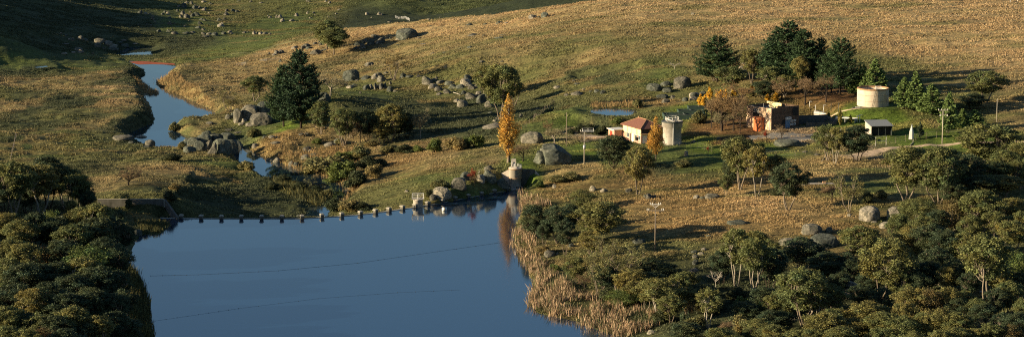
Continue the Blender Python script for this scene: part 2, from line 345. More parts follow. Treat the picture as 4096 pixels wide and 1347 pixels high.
# ---- ground colours
GOLD = (.40, .285, .15); TAN = (.265, .205, .10); OLIVE = (.13, .13, .052); GREEN = (.105, .13, .042); RUST = (.24, .17, .075); LAWN = (.125, .18, .032); DIRT = (.34, .26, .18); DARK = (.06, .07, .035); LEAF = (.17, .09, .045)  # DARK: scrub, and shade of hollows and slopes put into the ground colour
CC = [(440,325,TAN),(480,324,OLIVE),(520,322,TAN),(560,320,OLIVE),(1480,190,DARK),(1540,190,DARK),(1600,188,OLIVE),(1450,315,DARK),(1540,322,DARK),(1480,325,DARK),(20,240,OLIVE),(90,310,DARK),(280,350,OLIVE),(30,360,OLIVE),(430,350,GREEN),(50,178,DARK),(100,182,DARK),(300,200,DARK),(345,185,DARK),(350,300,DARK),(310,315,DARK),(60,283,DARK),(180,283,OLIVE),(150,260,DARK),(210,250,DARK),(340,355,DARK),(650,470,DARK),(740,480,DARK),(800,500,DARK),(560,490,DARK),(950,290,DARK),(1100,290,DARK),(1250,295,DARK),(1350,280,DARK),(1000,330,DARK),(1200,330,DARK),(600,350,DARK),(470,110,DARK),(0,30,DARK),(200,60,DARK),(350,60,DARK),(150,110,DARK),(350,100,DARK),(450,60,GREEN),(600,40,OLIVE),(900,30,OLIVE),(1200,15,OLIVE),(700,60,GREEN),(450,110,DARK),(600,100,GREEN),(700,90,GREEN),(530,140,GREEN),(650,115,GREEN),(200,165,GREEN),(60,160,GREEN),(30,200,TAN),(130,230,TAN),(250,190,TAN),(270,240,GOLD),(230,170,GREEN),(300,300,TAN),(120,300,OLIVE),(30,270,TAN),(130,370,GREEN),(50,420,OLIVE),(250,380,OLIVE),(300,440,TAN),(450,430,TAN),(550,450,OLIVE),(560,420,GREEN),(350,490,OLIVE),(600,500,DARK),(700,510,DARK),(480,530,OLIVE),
(480,170,TAN),(560,220,TAN),(640,160,TAN),(700,130,GOLD),(900,90,GOLD),(1100,60,GOLD),(1300,40,GOLD),(1600,20,GOLD),(2000,20,GOLD),(2500,30,GOLD),(1000,150,TAN),(800,170,TAN),(900,240,GREEN),(1100,230,OLIVE),(1000,280,DARK),(1200,270,DARK),(1300,120,TAN),(1500,120,TAN),(1700,100,TAN),(1900,60,GOLD),(2300,100,GOLD),(2500,130,GOLD),(1500,190,OLIVE),(1650,200,GREEN),(1450,230,OLIVE),(1300,210,OLIVE),(1850,150,TAN),(2250,180,OLIVE),(2500,200,TAN),(2400,240,OLIVE),(2350,280,GREEN),(2550,280,TAN),
(720,320,LAWN),(660,330,GREEN),(800,340,TAN),(750,370,RUST),(900,360,TAN),(700,350,RUST),(1000,400,RUST),(1100,400,TAN),(1150,430,OLIVE),(1050,450,GREEN),(1200,380,OLIVE),(1000,480,OLIVE),(1150,460,GREEN),(940,500,OLIVE),(860,400,RUST),(900,440,TAN),(1230,400,TAN),(1350,420,LAWN),(1440,420,TAN),
(1420,300,LAWN),(1380,310,GREEN),(1460,285,GREEN),(1450,330,DIRT),(1500,345,DIRT),(1460,375,LAWN),(1550,380,GREEN),(1500,310,DARK),(1580,310,OLIVE),(1560,268,OLIVE),(1650,260,RUST),(1700,240,OLIVE),(1740,290,LAWN),(1800,300,LEAF),(1830,335,LEAF),(1780,365,LAWN),(1850,385,LAWN),(1950,385,LAWN),(2050,375,LAWN),(1880,335,LEAF),(1700,385,GREEN),(2000,345,DIRT),(2080,250,LEAF),(2120,245,LEAF),(2150,285,LAWN),(2250,290,LAWN),(2300,320,LAWN),(2300,350,LAWN),(2400,350,LAWN),(2250,300,LAWN),(2150,350,GREEN),(2200,380,DIRT),(2100,400,TAN),(2330,290,OLIVE),
(1330,440,OLIVE),(1450,450,RUST),(1600,450,RUST),(1420,480,RUST),(1600,480,RUST),(1700,500,RUST),(1800,500,RUST),(1900,520,GOLD),(1700,560,RUST),(1900,560,RUST),(2000,450,RUST),(2100,430,TAN),(2200,430,OLIVE),(2150,470,GREEN),(2300,420,TAN),(2500,400,OLIVE),(2350,480,OLIVE),(1450,530,OLIVE),(1450,600,OLIVE),(1700,610,OLIVE),(1600,680,OLIVE),(1700,700,DARK),(1900,620,OLIVE),(1800,760,DARK),(1900,800,DARK),(1720,730,DARK),(2000,760,DARK),(1850,700,DARK),(2100,560,RUST),(2050,540,TAN),(2250,600,OLIVE),(2400,650,DARK),(2300,750,DARK),(2500,800,OLIVE),(100,600,DARK),(200,750,DARK),(320,560,OLIVE),(1650,420,DARK),(1560,415,GREEN),(1700,410,GREEN)]
_cp = np.array([hit('D', u, v)[0][:2] for u, v, _ in CC]); _cc = np.array([c for _, _, c in CC])
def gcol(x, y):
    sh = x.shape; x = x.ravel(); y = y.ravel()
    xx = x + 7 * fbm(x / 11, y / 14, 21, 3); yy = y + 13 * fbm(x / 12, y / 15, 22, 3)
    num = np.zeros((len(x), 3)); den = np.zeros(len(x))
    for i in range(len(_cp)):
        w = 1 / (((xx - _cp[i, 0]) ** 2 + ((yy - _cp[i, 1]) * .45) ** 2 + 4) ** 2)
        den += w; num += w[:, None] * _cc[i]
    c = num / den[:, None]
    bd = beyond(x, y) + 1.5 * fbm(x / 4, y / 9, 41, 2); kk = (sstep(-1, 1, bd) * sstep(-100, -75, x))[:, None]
    far = np.array([.085, .10, .04]) * (1 + .35 * fbm(x / 13, y / 20, 44, 3))[:, None]; far = far + (np.array([.035, .045, .025]) - far) * (sstep(175, 140, bd) * sstep(0, 2, bd))[:, None]  # dark strip past the ridge: gully growth plus valley shade in the colour
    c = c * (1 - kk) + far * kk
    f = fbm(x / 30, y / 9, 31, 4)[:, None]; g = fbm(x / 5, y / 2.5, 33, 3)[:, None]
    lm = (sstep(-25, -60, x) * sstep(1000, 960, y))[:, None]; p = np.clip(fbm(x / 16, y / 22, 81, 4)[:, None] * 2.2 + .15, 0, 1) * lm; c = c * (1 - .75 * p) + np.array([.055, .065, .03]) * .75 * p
    green = np.array([.085, .105, .036]); c = c * (1 - .0) + 0
    k = np.clip(f * 1.5 - .12, 0, .6) * (c[:, :1] > .14); c = c * (1 - k) + green * k
    k2 = np.clip(-f * 1.4 - .1, 0, .4) * (c[:, :1] > .1); c = c * (1 - k2) + np.array([.30, .20, .095]) * k2
    c = c * (1 + (.55 - .3 * sstep(700, 760, y)[:, None]) * g)
    return np.clip(c, .015, .6).reshape(*sh, 3)
def grid_mesh():
    ny, nx = gx.shape
    v = np.stack([gx, gy, GZ], -1).reshape(-1, 3)
    i = np.arange(ny * nx).reshape(ny, nx)
    f = np.stack([i[:-1, :-1], i[:-1, 1:], i[1:, 1:], i[1:, :-1]], -1).reshape(-1, 4)
    me = np_mesh('terrain', v, f, M['ground'], smooth=True)
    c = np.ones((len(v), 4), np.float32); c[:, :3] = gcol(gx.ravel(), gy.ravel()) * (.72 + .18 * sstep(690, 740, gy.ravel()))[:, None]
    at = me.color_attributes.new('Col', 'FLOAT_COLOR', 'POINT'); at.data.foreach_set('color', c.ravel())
    return me
n = N('grassy ground'); at = n.n('ShaderNodeAttribute'); at.attribute_name = 'Col'
f1 = n.noise(1.3, 6, .72, stretch=(1, 1, 1)); f2 = n.noise(.16, 4, .6, stretch=(1, 2.2, 1)); f3 = n.noise(5, 3, .6)
c = n.mix(at.outputs['Color'], n.ramp(f1, [(.34, (.30, .33, .32)), (.6, (1.3, 1.28, 1.2))]), 1.0, 'MULTIPLY')
c = n.mix(c, n.ramp(f2, [(.3, (.64, .72, .66)), (.65, (1.16, 1.13, 1.06))]), 1.0, 'MULTIPLY')
n.col(c).rough(.95, .1); n.bump(f1, 1.0, .35); M['ground'] = n.m
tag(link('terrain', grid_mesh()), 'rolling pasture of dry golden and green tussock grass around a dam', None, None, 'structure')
# ---- water
def water(name, deep, bumps, rough=.04, sc=2.2):
    n = N(name); f = n.noise(sc, 3, .6, stretch=(1, .55, 1)); g = n.noise(.12, 3, .5)
    n.col(deep).rough(rough, .9); n.b.inputs['IOR'].default_value = 1.45
    n.b.inputs['IOR'].default_value = 2.05 if rough > .03 else 2.5; n.b.inputs['Specular Tint'].default_value = (.78, .93, 1, 1)
    g = n.ramp(n.noise(.03, 2, .5), [(.25, (.6, .6, .6)), (.8, (1, 1, 1))]); h = n.n('ShaderNodeMath', operation='MULTIPLY'); n.l(f, h.inputs[0]); n.l(g, h.inputs[1]); n.bump(h.outputs[0], bumps, .05); return n.m
M['water'] = water('reservoir water', (.006, .018, .042), .10, .08)
M['rwater'] = water('river water', (.008, .02, .035), .05, .02)
def sheet(name, P, z, mat, label, grow=1.5):
    mn = P.min(0) - 6; mx = P.max(0) + 6
    me = bpy.data.meshes.new(name); me.from_pydata([(mn[0], mn[1], z), (mx[0], mn[1], z), (mx[0], mx[1], z), (mn[0], mx[1], z)], [], [(0, 1, 2, 3)]); me.materials.append(mat)
    return tag(link(name, me), label, None, None, 'structure')
def polysheet(name, P, z, mat, label):
    me = bpy.data.meshes.new(name); me.from_pydata([(p[0], p[1], z) for p in P], [], [tuple(range(len(P)))]); me.materials.append(mat)
    return tag(link(name, me), label, None, None, 'structure')
_nc = len(CREST)
lk = expand(LAKE, 1.6); lk[:_nc] = CREST + (0, .05)
polysheet('lake_water', lk, 0.0, M['water'], 'smooth blue reservoir held behind the weir')
polysheet('river_water', expand(RIVER, 2.0), RIV, M['rwater'], 'winding blue river below the weir')
polysheet('creek_pool_water', expand(UPPOOL, 2.0), RIV, M['rwater'], 'small bright pool of the creek upstream')
polysheet('pond_water', expand(POND, 2.0), PONDZ, M['rwater'], 'small blue pond behind the pump house')
polysheet('puddle_water', expand(PUDDLE, 1.0), -2.2, M['rwater'], 'thin puddle in the green paddock')
# ---- sky, sun, camera
SUN_EL = R(13.5); SDIR = Vector((1, .25, 0)).normalized()
w = bpy.data.worlds.new('World'); scene.world = w; w.use_nodes = True; nt = w.node_tree
sky = nt.nodes.new('ShaderNodeTexSky'); sky.sky_type = 'NISHITA'; sky.sun_disc = False; sky.sun_elevation = SUN_EL; sky.sun_rotation = R(256); sky.air_density = 1.0; sky.dust_density = .8; sky.ozone_density = 3.0; sky.altitude = 300
nt.links.new(sky.outputs[0], nt.nodes['Background'].inputs[0]); nt.nodes['Background'].inputs[1].default_value = .05
ld = bpy.data.lights.new('sun', 'SUN'); ld.energy = 5.0; ld.angle = R(.5); ld.color = (1, .81, .53)
lo = bpy.data.objects.new('sun', ld); COL.objects.link(lo)
dv = Vector((SDIR.x * math.cos(SUN_EL), SDIR.y * math.cos(SUN_EL), -math.sin(SUN_EL))); lo.rotation_euler = dv.to_track_quat('-Z', 'Y').to_euler()
cd = bpy.data.cameras.new('camera'); co = bpy.data.objects.new('camera', cd); COL.objects.link(co)
cd.angle = HFOV; cd.sensor_fit = 'HORIZONTAL'; cd.clip_start = 1; cd.clip_end = 9000; co.location = CAM; co.rotation_euler = (PI / 2 - PITCH, 0, 0)
scene.camera = co
scene.view_settings.view_transform = 'Standard'; scene.view_settings.look = 'None'; scene.view_settings.exposure = 1.32; scene.view_settings.gamma = 1
scene.cycles.max_bounces = 6; scene.cycles.diffuse_bounces = 2; scene.cycles.transparent_max_bounces = 4
scene.cycles.use_denoising = False; scene.cycles.pixel_filter_type = 'BLACKMAN_HARRIS'; scene.cycles.filter_width = 1.1
# ------------------------------------------------------------------ plant prototypes (unit height, built once, copied as objects)
def cards(cen, nrm_bias, size, asp, r):
    """leaf cards around centres -> verts, faces"""
    n = len(cen)
    d = r.normal(size=(n, 3)) + nrm_bias; d /= np.linalg.norm(d, axis=1)[:, None]
    t = r.normal(size=(n, 3)); t -= (t * d).sum(1)[:, None] * d; t /= np.linalg.norm(t, axis=1)[:, None]
    b = np.cross(d, t); s = size * r.uniform(.6, 1.3, n)[:, None]
    v = np.stack([cen - t * s - b * s * asp, cen + t * s * .6 - b * s * asp, cen + t * s + b * s * asp * .6, cen - t * s * .5 + b * s * asp], 1).reshape(-1, 3)
    return v, np.arange(n * 4).reshape(n, 4)
def tubes(segs, k=4):
    """segs: list of (a, b, ra, rb)"""
    A = np.array([s[0] for s in segs]); B = np.array([s[1] for s in segs]); ra = np.array([s[2] for s in segs]); rb = np.array([s[3] for s in segs])
    d = B - A; d /= np.linalg.norm(d, axis=1)[:, None] + 1e-9
    h = np.where(np.abs(d[:, 2:3]) < .9, np.array([[0, 0, 1.0]]), np.array([[1.0, 0, 0]])); u = np.cross(d, h); u /= np.linalg.norm(u, axis=1)[:, None]; w = np.cross(d, u)
    V = []
    for C, q in ((A, ra), (B, rb)):
        for j in range(k):
            t = 2 * PI * j / k; V.append(C + (u * math.cos(t) + w * math.sin(t)) * q[:, None])
    V = np.stack(V, 1); n = len(segs); base = np.arange(n)[:, None] * 2 * k
    Fs = [base + np.array([[j, (j + 1) % k, k + (j + 1) % k, k + j]]) for j in range(k)]
    return V.reshape(-1, 3), np.stack(Fs, 1).reshape(-1, 4)
def curve_seg(a, b, ra, rb, r, n=3, wob=.03, up=0):
    a = np.array(a, float); b = np.array(b, float); L = np.linalg.norm(b - a); P = [a + (b - a) * t + (r.normal(size=3) * wob * L if 0 < t < 1 else 0) + np.array([0, 0, up * L * math.sin(PI * t)]) for t in np.linspace(0, 1, n + 1)]
    q = np.linspace(ra, rb, n + 1)
    return [(P[i], P[i + 1], q[i], q[i + 1]) for i in range(n)]
def clump_leaves(C, Rd, n, size, r, flat=.7, shade=True, asp=.6, top=.35):
    """leaf cards through rounded clumps, thick on the outside"""
    cs, col, nb = [], [], []
    for c, rad in zip(C, Rd):
        m = max(12, int(n * (rad / np.mean(Rd)) ** 2)); d = r.normal(size=(m, 3)); d /= np.linalg.norm(d, axis=1)[:, None]
        d[:, 2] = np.where(d[:, 2] < -top, -d[:, 2] * .5, d[:, 2])
        q = d * (r.uniform(.45, 1.08, m) ** .6)[:, None] * rad; q += .24 * rad * r.normal(size=(m, 3)); q[:, 2] *= flat
        cs.append(c + q); nb.append(d * .9 + np.array([0, 0, .3]))
        t = r.uniform(.72, 1.25) ; hue = r.normal() * .07
        col.append(np.array([t * (1 + hue), t, t * (1 - hue)])[None, :] * r.uniform(.65, 1.35, m)[:, None])
    cs = np.vstack(cs); v, f = cards(cs, np.vstack(nb), size, asp, r)
    return v, f, np.vstack(col)
def gum(seed, cw=.62, base=.35, n=60, stems=3, leaf=.012, per=170, flat=.95, crad=(.042, .088), round_=1.0, barkm='midbark', leafm='gum', open_=0.0, top_bias=1.0):
    r = np.random.default_rng(seed); C, Rd = [], []; mid = (1 + base) / 2; hh = (1 - base) / 2
    k = 0
    n = int(n * 1.2)
    while len(C) < n and k < 6000:
        k += 1; z = r.uniform(-1, 1); ang = r.uniform(0, 2 * PI); env = math.sqrt(max(0, 1 - abs(z) ** (1.6 * round_))) * (1.0 if z > 0 else .85)
        rad = env * cw / 2 * math.sqrt(r.uniform(.1, 1)); cr = r.uniform(*crad)
        p = np.array([math.cos(ang) * rad, math.sin(ang) * rad, mid + z * hh * .88 - cr * .3])
        if all(np.linalg.norm((p - q) * (1, 1, 1.3)) > (cr + s) * (.6 + open_) for q, s in zip(C, Rd)): C.append(p); Rd.append(cr)
    segs = []; st = []
    for s in range(stems):
        a = 2 * PI * s / stems + r.uniform(-.5, .5); lean = (.0 if stems == 1 else 1) * cw * .16
        p0 = np.array([math.cos(a), math.sin(a), 0]) * .012 * (stems > 1); p1 = np.array([math.cos(a) * lean, math.sin(a) * lean, base * r.uniform(.8, 1.1)]) + r.normal(size=3) * .015
        p2 = p1 + np.array([math.cos(a) * lean * .6, math.sin(a) * lean * .6, hh * 1.1]); w = .022 if stems == 1 else .014
        segs += curve_seg(p0 - (0, 0, .03), p1, w, w * .7, r, 3, .035); segs += curve_seg(p1, p2, w * .7, w * .3, r, 3, .05); st.append((p0, p1, p2))
    for c, cr in zip(C, Rd):
        best = min(st, key=lambda t: np.linalg.norm(t[2][:2] - c[:2]) + r.uniform(0, .1)); t = np.clip((c[2] - base * .8) / (1 - base), 0, 1) * .75
        q = best[1] + (best[2] - best[1]) * t if c[2] > base else best[0] + (best[1] - best[0]) * .75
        segs += curve_seg(q, c + (0, 0, cr * .2), .0062, .0025, r, 3, .07, up=-.05)
    v, f, col = clump_leaves(C, Rd, per, leaf, r, flat)
    tv, tf = tubes(segs, 5)
    return np_mesh('trunk', tv, tf, M[barkm], smooth=True), np_mesh('crown', v, f, M[leafm], col)
def pine(seed, cw=.6, leafm='pine', lev=32, per=52, leaf=.0115, up=.32, shape=.74, droop=0.0, blen=1.0):
    r = np.random.default_rng(seed); segs = curve_seg((0, 0, -.02), (0, 0, .97), .02, .003, r, 6, .006); cs, col, nb = [], [], []
    for i in range(lev):
        z = .1 + .88 * (i / lev); rr = cw / 2 * (1 - z ** 1.5) ** shape * (1.0 if z > .22 else .82)
        nb_ = int(7 + 6 * (1 - z))
        for j in range(nb_):
            a = r.uniform(0, 2 * PI); L = rr * r.uniform(.68, 1.15) + .015; d = np.array([math.cos(a), math.sin(a), up * r.uniform(.5, 1.3) - droop])
            o = np.array([0, 0, z]); e = o + d * L; segs.append((o, e, .005, .0015)); t_ = r.uniform(.75, 1.25)
            m = max(6, int(per * L / (cw / 2) * 2.6)); tt = r.uniform(.25, 1.05, m) ** .7
            side = np.array([-math.sin(a), math.cos(a), 0]); q = o + d * L * tt[:, None] + side * (r.normal(size=m) * .16 * L * (1.25 - tt))[:, None]
            q[:, 2] += r.normal(size=m) * .008 + .02 * tt ** 3; cs.append(q); nb.append(np.tile([0, 0, 1.2], (m, 1))); col.append(np.full((m, 3), t_) * r.uniform(.6, 1.4, m)[:, None])
    cs = np.vstack(cs); v, f = cards(cs, np.vstack(nb), leaf, .45, r); tv, tf = tubes(segs, 4)
    return np_mesh('trunk', tv, tf, M['darkbark']), np_mesh('crown', v, f, M[leafm], np.vstack(col))
def column(seed, cw=.2, leafm='poplar', base=.06, n=60, per=70, leaf=.014, barkm='midbark', sharp=1.0, tips=None):
    r = np.random.default_rng(seed); C, Rd = [], []; segs = curve_seg((0, 0, -.02), (0, 0, .93), .016, .003, r, 5, .006)
    for i in range(n):
        z = base + (1 - base) * (i + .5) / n; env = (math.sin(min(1, (z - base) / (1 - base) / .35) * PI / 2) if z < .35 else (1 - ((z - .35) / .65) ** 1.7) ** sharp) * cw / 2
        a = r.uniform(0, 2 * PI); q = env * math.sqrt(r.uniform(.05, 1)) * r.uniform(.6, .95); p = np.array([math.cos(a) * q, math.sin(a) * q, z]); C.append(p); Rd.append((env * .38 + .008) * r.uniform(.6, 1.2))
        segs.append((np.array([0, 0, max(0, z - .18)]), p, .003, .001))
    v, f, col = clump_leaves(C, Rd, per, leaf, r, 1.5, asp=.7, top=2)
    tv, tf = tubes(segs, 4)
    return np_mesh('trunk', tv, tf, M[barkm]), np_mesh('crown', v, f, M[leafm], col)
def bare(seed, cw=.9, leafm='twig', barkm='darkbark', base=.18, leaves=3000, levels=6, spread=.75):
    r = np.random.default_rng(seed); segs, fine, tips = [], [], []
    def grow(p, d, L, w, lv):
        q = p + d * L; (segs if lv < 3 else fine).append((p, q, w, w * .65))
        if lv >= levels: tips.append(q); return
        for _ in range(3 if lv > 0 else 5):
            nd = d + r.normal(size=3) * spread * (.8 if lv else .9) * (1, 1, .55); nd[2] = abs(nd[2]) * .8 + .12; nd /= np.linalg.norm(nd)
            grow(p + d * L * r.uniform(.55, 1), nd, L * r.uniform(.58, .82), max(w * .6, .0030), lv + 1)
    grow(np.zeros(3) - (0, 0, .02), np.array([r.normal() * .06, r.normal() * .06, 1.0]), base + .06, .028, 0)
    P = np.array(tips); hi = P[:, 2].max(); sx = cw / (np.percentile(np.abs(P[:, :2]), 97) * 2)
    k = np.array([sx, sx, 1 / hi]); segs = [(a * k, b * k, u, v) for a, b, u, v in segs]; fine = [(a * k, b * k, u, v) for a, b, u, v in fine]; P = P * k
    tv, tf = tubes(segs, 5); fv, ff = tubes(fine, 3)
    idx = r.integers(0, len(P), leaves); c = P[idx] + r.normal(size=(leaves, 3)) * .022; lv_, lf = cards(c, np.array([0, 0, .4]), .0075, .5, r)
    v = np.vstack([fv, lv_]); f = np.vstack([np.column_stack([ff]), lf + len(fv)])
    col = np.vstack([np.full((len(ff), 3), .8) * r.uniform(.6, 1.3, (len(ff), 1)), np.full((len(lf), 3), 1.1) * r.uniform(.6, 1.5, (len(lf), 1))])
    return np_mesh('trunk', tv, tf, M[barkm], smooth=True), np_mesh('crown', v, f, M[leafm], col)
def shrub(seed, leafm='shrub', n=24, per=220, leaf=.034, cw=1.0, flat=.85):
    r = np.random.default_rng(seed); C, Rd, segs = [], [], []
    for i in range(n):
        a = r.uniform(0, 2 * PI); q = math.sqrt(r.uniform(0, 1)) * .36 * cw; z = (.25 + .55 * r.uniform(0, 1)) * math.sqrt(max(.1, 1 - (q / (.5 * cw)) ** 2)); C.append(np.array([math.cos(a) * q, math.sin(a) * q, z])); Rd.append(r.uniform(.12, .21))
        segs.append((np.array([0, 0, -.05]), C[-1], .018, .006))
    v, f, col = clump_leaves(C, Rd, per, leaf, r, flat, top=.9); v[:, 2] = np.maximum(v[:, 2], -.03)
    tv, tf = tubes(segs, 4)
    return np_mesh('trunk', tv, tf, M['darkbark']), np_mesh('crown', v, f, M[leafm], col)
PROTO = {
 'gum': [gum(1, .62, .33), gum(2, .7, .28, n=64, stems=4), gum(3, .55, .4, n=44, stems=2), gum(4, .66, .22, n=66), gum(5, .75, .3, n=50, open_=.12), gum(6, .6, .36, n=46, stems=2, open_=.1)],
 'palegum': [gum(11, .6, .38, barkm='palebark', n=44), gum(12, .66, .42, barkm='palebark', stems=4, n=44), gum(13, .6, .34, barkm='palebark', stems=3, n=50)],
 'round': [gum(21, .95, .1, n=60, leaf=.013, per=230, crad=(.07, .12)), gum(22, 1.0, .06, n=64, leaf=.013, per=230, crad=(.07, .12)), gum(23, .85, .15, n=54, leaf=.013, crad=(.065, .11))],
 'ball': [gum(24, .8, .25, n=60, stems=1, leaf=.0135, per=260, flat=.85, crad=(.07, .11)), gum(25, .75, .25, n=60, stems=1, leaf=.0135, per=260, flat=.85, crad=(.07, .11))],
 'dark': [gum(31, .65, .25, n=60, leafm='gumdark', barkm='darkbark'), gum(32, .75, .3, n=60, leafm='gumdark', barkm='midbark'), gum(33, .6, .15, n=64, leafm='gumdark', barkm='darkbark')],
 'red': [gum(41, .75, .1, n=34, leafm='gumred', leaf=.0145, crad=(.09, .14))], 'bright': [gum(42, .8, .12, n=36, leafm='gumbright', leaf=.0145, crad=(.09, .14))],
 'thin': [gum(51, .9, .38, n=24, leaf=.012, per=110, open_=.2, crad=(.06, .10), leafm='shrub'), gum(52, 1.0, .3, n=30, leaf=.012, per=100, open_=.15, crad=(.06, .10), leafm='shrub')],
 'pine': [pine(61, .62), pine(62, .7, lev=34), pine(63, .85, lev=28, up=.4)],
 'cedar': [pine(71, .62, 'cedar', lev=24, leaf=.02, up=-.02, shape=1.1, per=34), pine(72, .55, 'cedar', lev=26, leaf=.02, up=0, shape=1.1, per=30), pine(73, .72, 'cedar', lev=24, leaf=.02, up=.05, shape=1.0, per=34)],
 'poplar': [column(81, .2, 'poplar', leaf=.0085, n=70, per=42), column(82, .34, 'poplar', base=.15, leaf=.010, n=60, per=60)], 'yellow': [column(83, .3, 'yellow', leaf=.03, n=30, per=50), column(84, .3, 'yellow', leaf=.03, n=26, per=50)],
 'cypress': [column(85, .26, 'cypress', leaf=.022, n=40, per=60), column(86, .4, 'gumdark', leaf=.03, n=30, per=60)],
 'bare': [bare(91), bare(92, spread=.65), bare(93, cw=.8), bare(94, cw=.7, spread=.55)],
 'palebare': [bare(95, leafm='paletwig', barkm='midbark', leaves=6500), bare(96, leafm='paletwig', barkm='palebark', leaves=4500, cw=.8)],
 'redbush': [bare(97, leafm='redleaf', leaves=3000, cw=.7)],
 'shrub': [shrub(101), shrub(102, n=24), shrub(103, 'shrubdark'), shrub(104, 'gumbright', n=14)],
 'sapling': [column(105, .5, 'gumdark', leaf=.03, n=18, per=30, base=.1, barkm='palebark')],
 'dead': [bare(98, leafm='deadwood', barkm='deadwood', leaves=2, levels=4, cw=1.0)],
}
KIND = dict(gum=('gum_tree', 'tree'), palegum=('gum_tree', 'tree'), round=('gum_tree', 'tree'), ball=('gum_tree', 'tree'), dark=('gum_tree', 'tree'), red=('gum_tree', 'tree'), bright=('gum_tree', 'tree'), thin=('wattle_tree', 'tree'), pine=('pine_tree', 'pine tree'),
            cedar=('cedar_tree', 'conifer'), poplar=('poplar_tree', 'poplar'), yellow=('poplar_tree', 'poplar'), cypress=('cypress_tree', 'cypress'), bare=('bare_tree', 'bare tree'), palebare=('bare_tree', 'bare tree'), redbush=('shrub', 'shrub'), shrub=('shrub', 'shrub'), sapling=('sapling', 'sapling'), dead=('dead_branch', 'dead tree'))
DIM = {}
for k, L in PROTO.items():
    for i, (t, c) in enumerate(L):
        co_ = np.empty(len(c.vertices) * 3, np.float32); c.vertices.foreach_get('co', co_); co_ = co_.reshape(-1, 3); DIM[k, i] = (np.percentile(np.abs(co_[:, :2]), 98) * 2, co_[:, 2].max())
ITEMS = []   # everything that still needs a label of its own: (object, u, v, kind word, adjective, group)
def plant(kind, reg, x, ytop, ybase, w, label=None, adj=None, var=None, group=None, sink=.15):
    """plant standing at the ground point seen at (x, ybase); height and width as surveyed"""
    q, sc = hit(reg, x, ybase); s = REG[reg][2]
    h = (ybase - ytop) / s / sc; wd = w / s / sc
    L = PROTO[kind]; i = (var if var is not None else random.randrange(len(L))) % len(L); dw, dh = DIM[kind, i]
    nm, cat = KIND[kind]; o = empty(nm, (q[0], q[1] + (0 if kind == 'cypress' else .1 * wd), 0), random.uniform(0, 6.28), None, cat, group)
    o.location.z = float(gh(o.location.x, o.location.y)) - sink
    sx = wd / dw * (1.15 if kind in ('gum', 'palegum', 'dark', 'round', 'red', 'bright', 'bare', 'palebare') else 1.4 if kind == 'yellow' else 1); o.scale = (sx, sx, (h + sink) / dh)
    link('trunk', L[i][0], o); link('crown', L[i][1], o)
    U, V = src(reg, x, ybase); V0 = src(reg, x, ytop)[1]
    if label: o['label'] = label
    ITEMS.append([o, U / DK, (V * .6 + V0 * .4) / DK, cat, adj, label, h, kind])
    return o
# ------------------------------------------------------------------ boulders
def ico(sub):
    import bmesh
    bm = bmesh.new(); bmesh.ops.create_icosphere(bm, subdivisions=sub, radius=1); v = np.array([tuple(x.co) for x in bm.verts]); f = np.array([[y.index for y in x.verts] for x in bm.faces]); bm.free(); return v, f
_I = {3: ico(3), 4: ico(4), 5: ico(5)}
def rock_mesh(seed, sub=4, planes=7, cut=(.62, .9), rough=.07, flat=1.0, mat='rock', cracks=(), boxy=.0):
    r = np.random.default_rng(seed); v, f = _I[sub]; v = v.copy()
    if boxy: v = np.sign(v) * np.abs(v) ** (1 - boxy * .5); v /= np.abs(v).max() * 1.12
    for _ in range(planes):
        d = r.normal(size=3); d[2] = abs(d[2]) * r.choice([.25, 1.3]); d /= np.linalg.norm(d); c = r.uniform(*cut); s = v @ d; v = v - np.maximum(0, s - c)[:, None] * d * .93
    nn = fbm(v[:, 0] * 2.2 + seed, v[:, 1] * 2.2 + v[:, 2] * 1.9, seed, 4); v = v * (1 + rough * nn * 1.1)[:, None]; v = v * (1 + .035 * fbm(v[:, 0] * 7 + seed, v[:, 1] * 6 + v[:, 2] * 7, seed + 9, 3))[:, None]
    for (a, o, wd, dp) in cracks:
        n_ = np.array([math.cos(a), math.sin(a), .12]); s = v @ n_ - o + .05 * vnoise(v[:, 2] * 3, v[:, 1] * 2, seed + 5); v = v * (1 - dp * np.exp(-(s / wd) ** 2))[:, None]
    mn, mx = v.min(0), v.max(0); v = (v - (mn + mx) / 2) / (mx - mn); v[:, 2] = (v[:, 2] + .5) * 1.28 - .28
    return np_mesh('boulder', v, f, M[mat], smooth=True)
ROCKS = {'r': [rock_mesh(200 + i, 3, planes=8, cut=(.6, .9), rough=.11, boxy=.5) for i in range(6)], 'a': [rock_mesh(220 + i, 3, planes=12, cut=(.45, .85), rough=.13, boxy=.75) for i in range(6)],
         's': [rock_mesh(240 + i, 3, planes=6, rough=.13) for i in range(4)], 'b': [rock_mesh(260 + i, 5, planes=8, cut=(.62, .92), rough=.07, boxy=.35) for i in range(5)]}
ROCKP = {k: [m.copy() for m in L] for k, L in ROCKS.items()}; ROCKD = {k: [m.copy() for m in L] for k, L in ROCKS.items()}
for D_, mt in ((ROCKP, 'palerock'), (ROCKD, 'darkrock')):
    for L in D_.values():
        for m in L: m.materials[0] = M[mt]
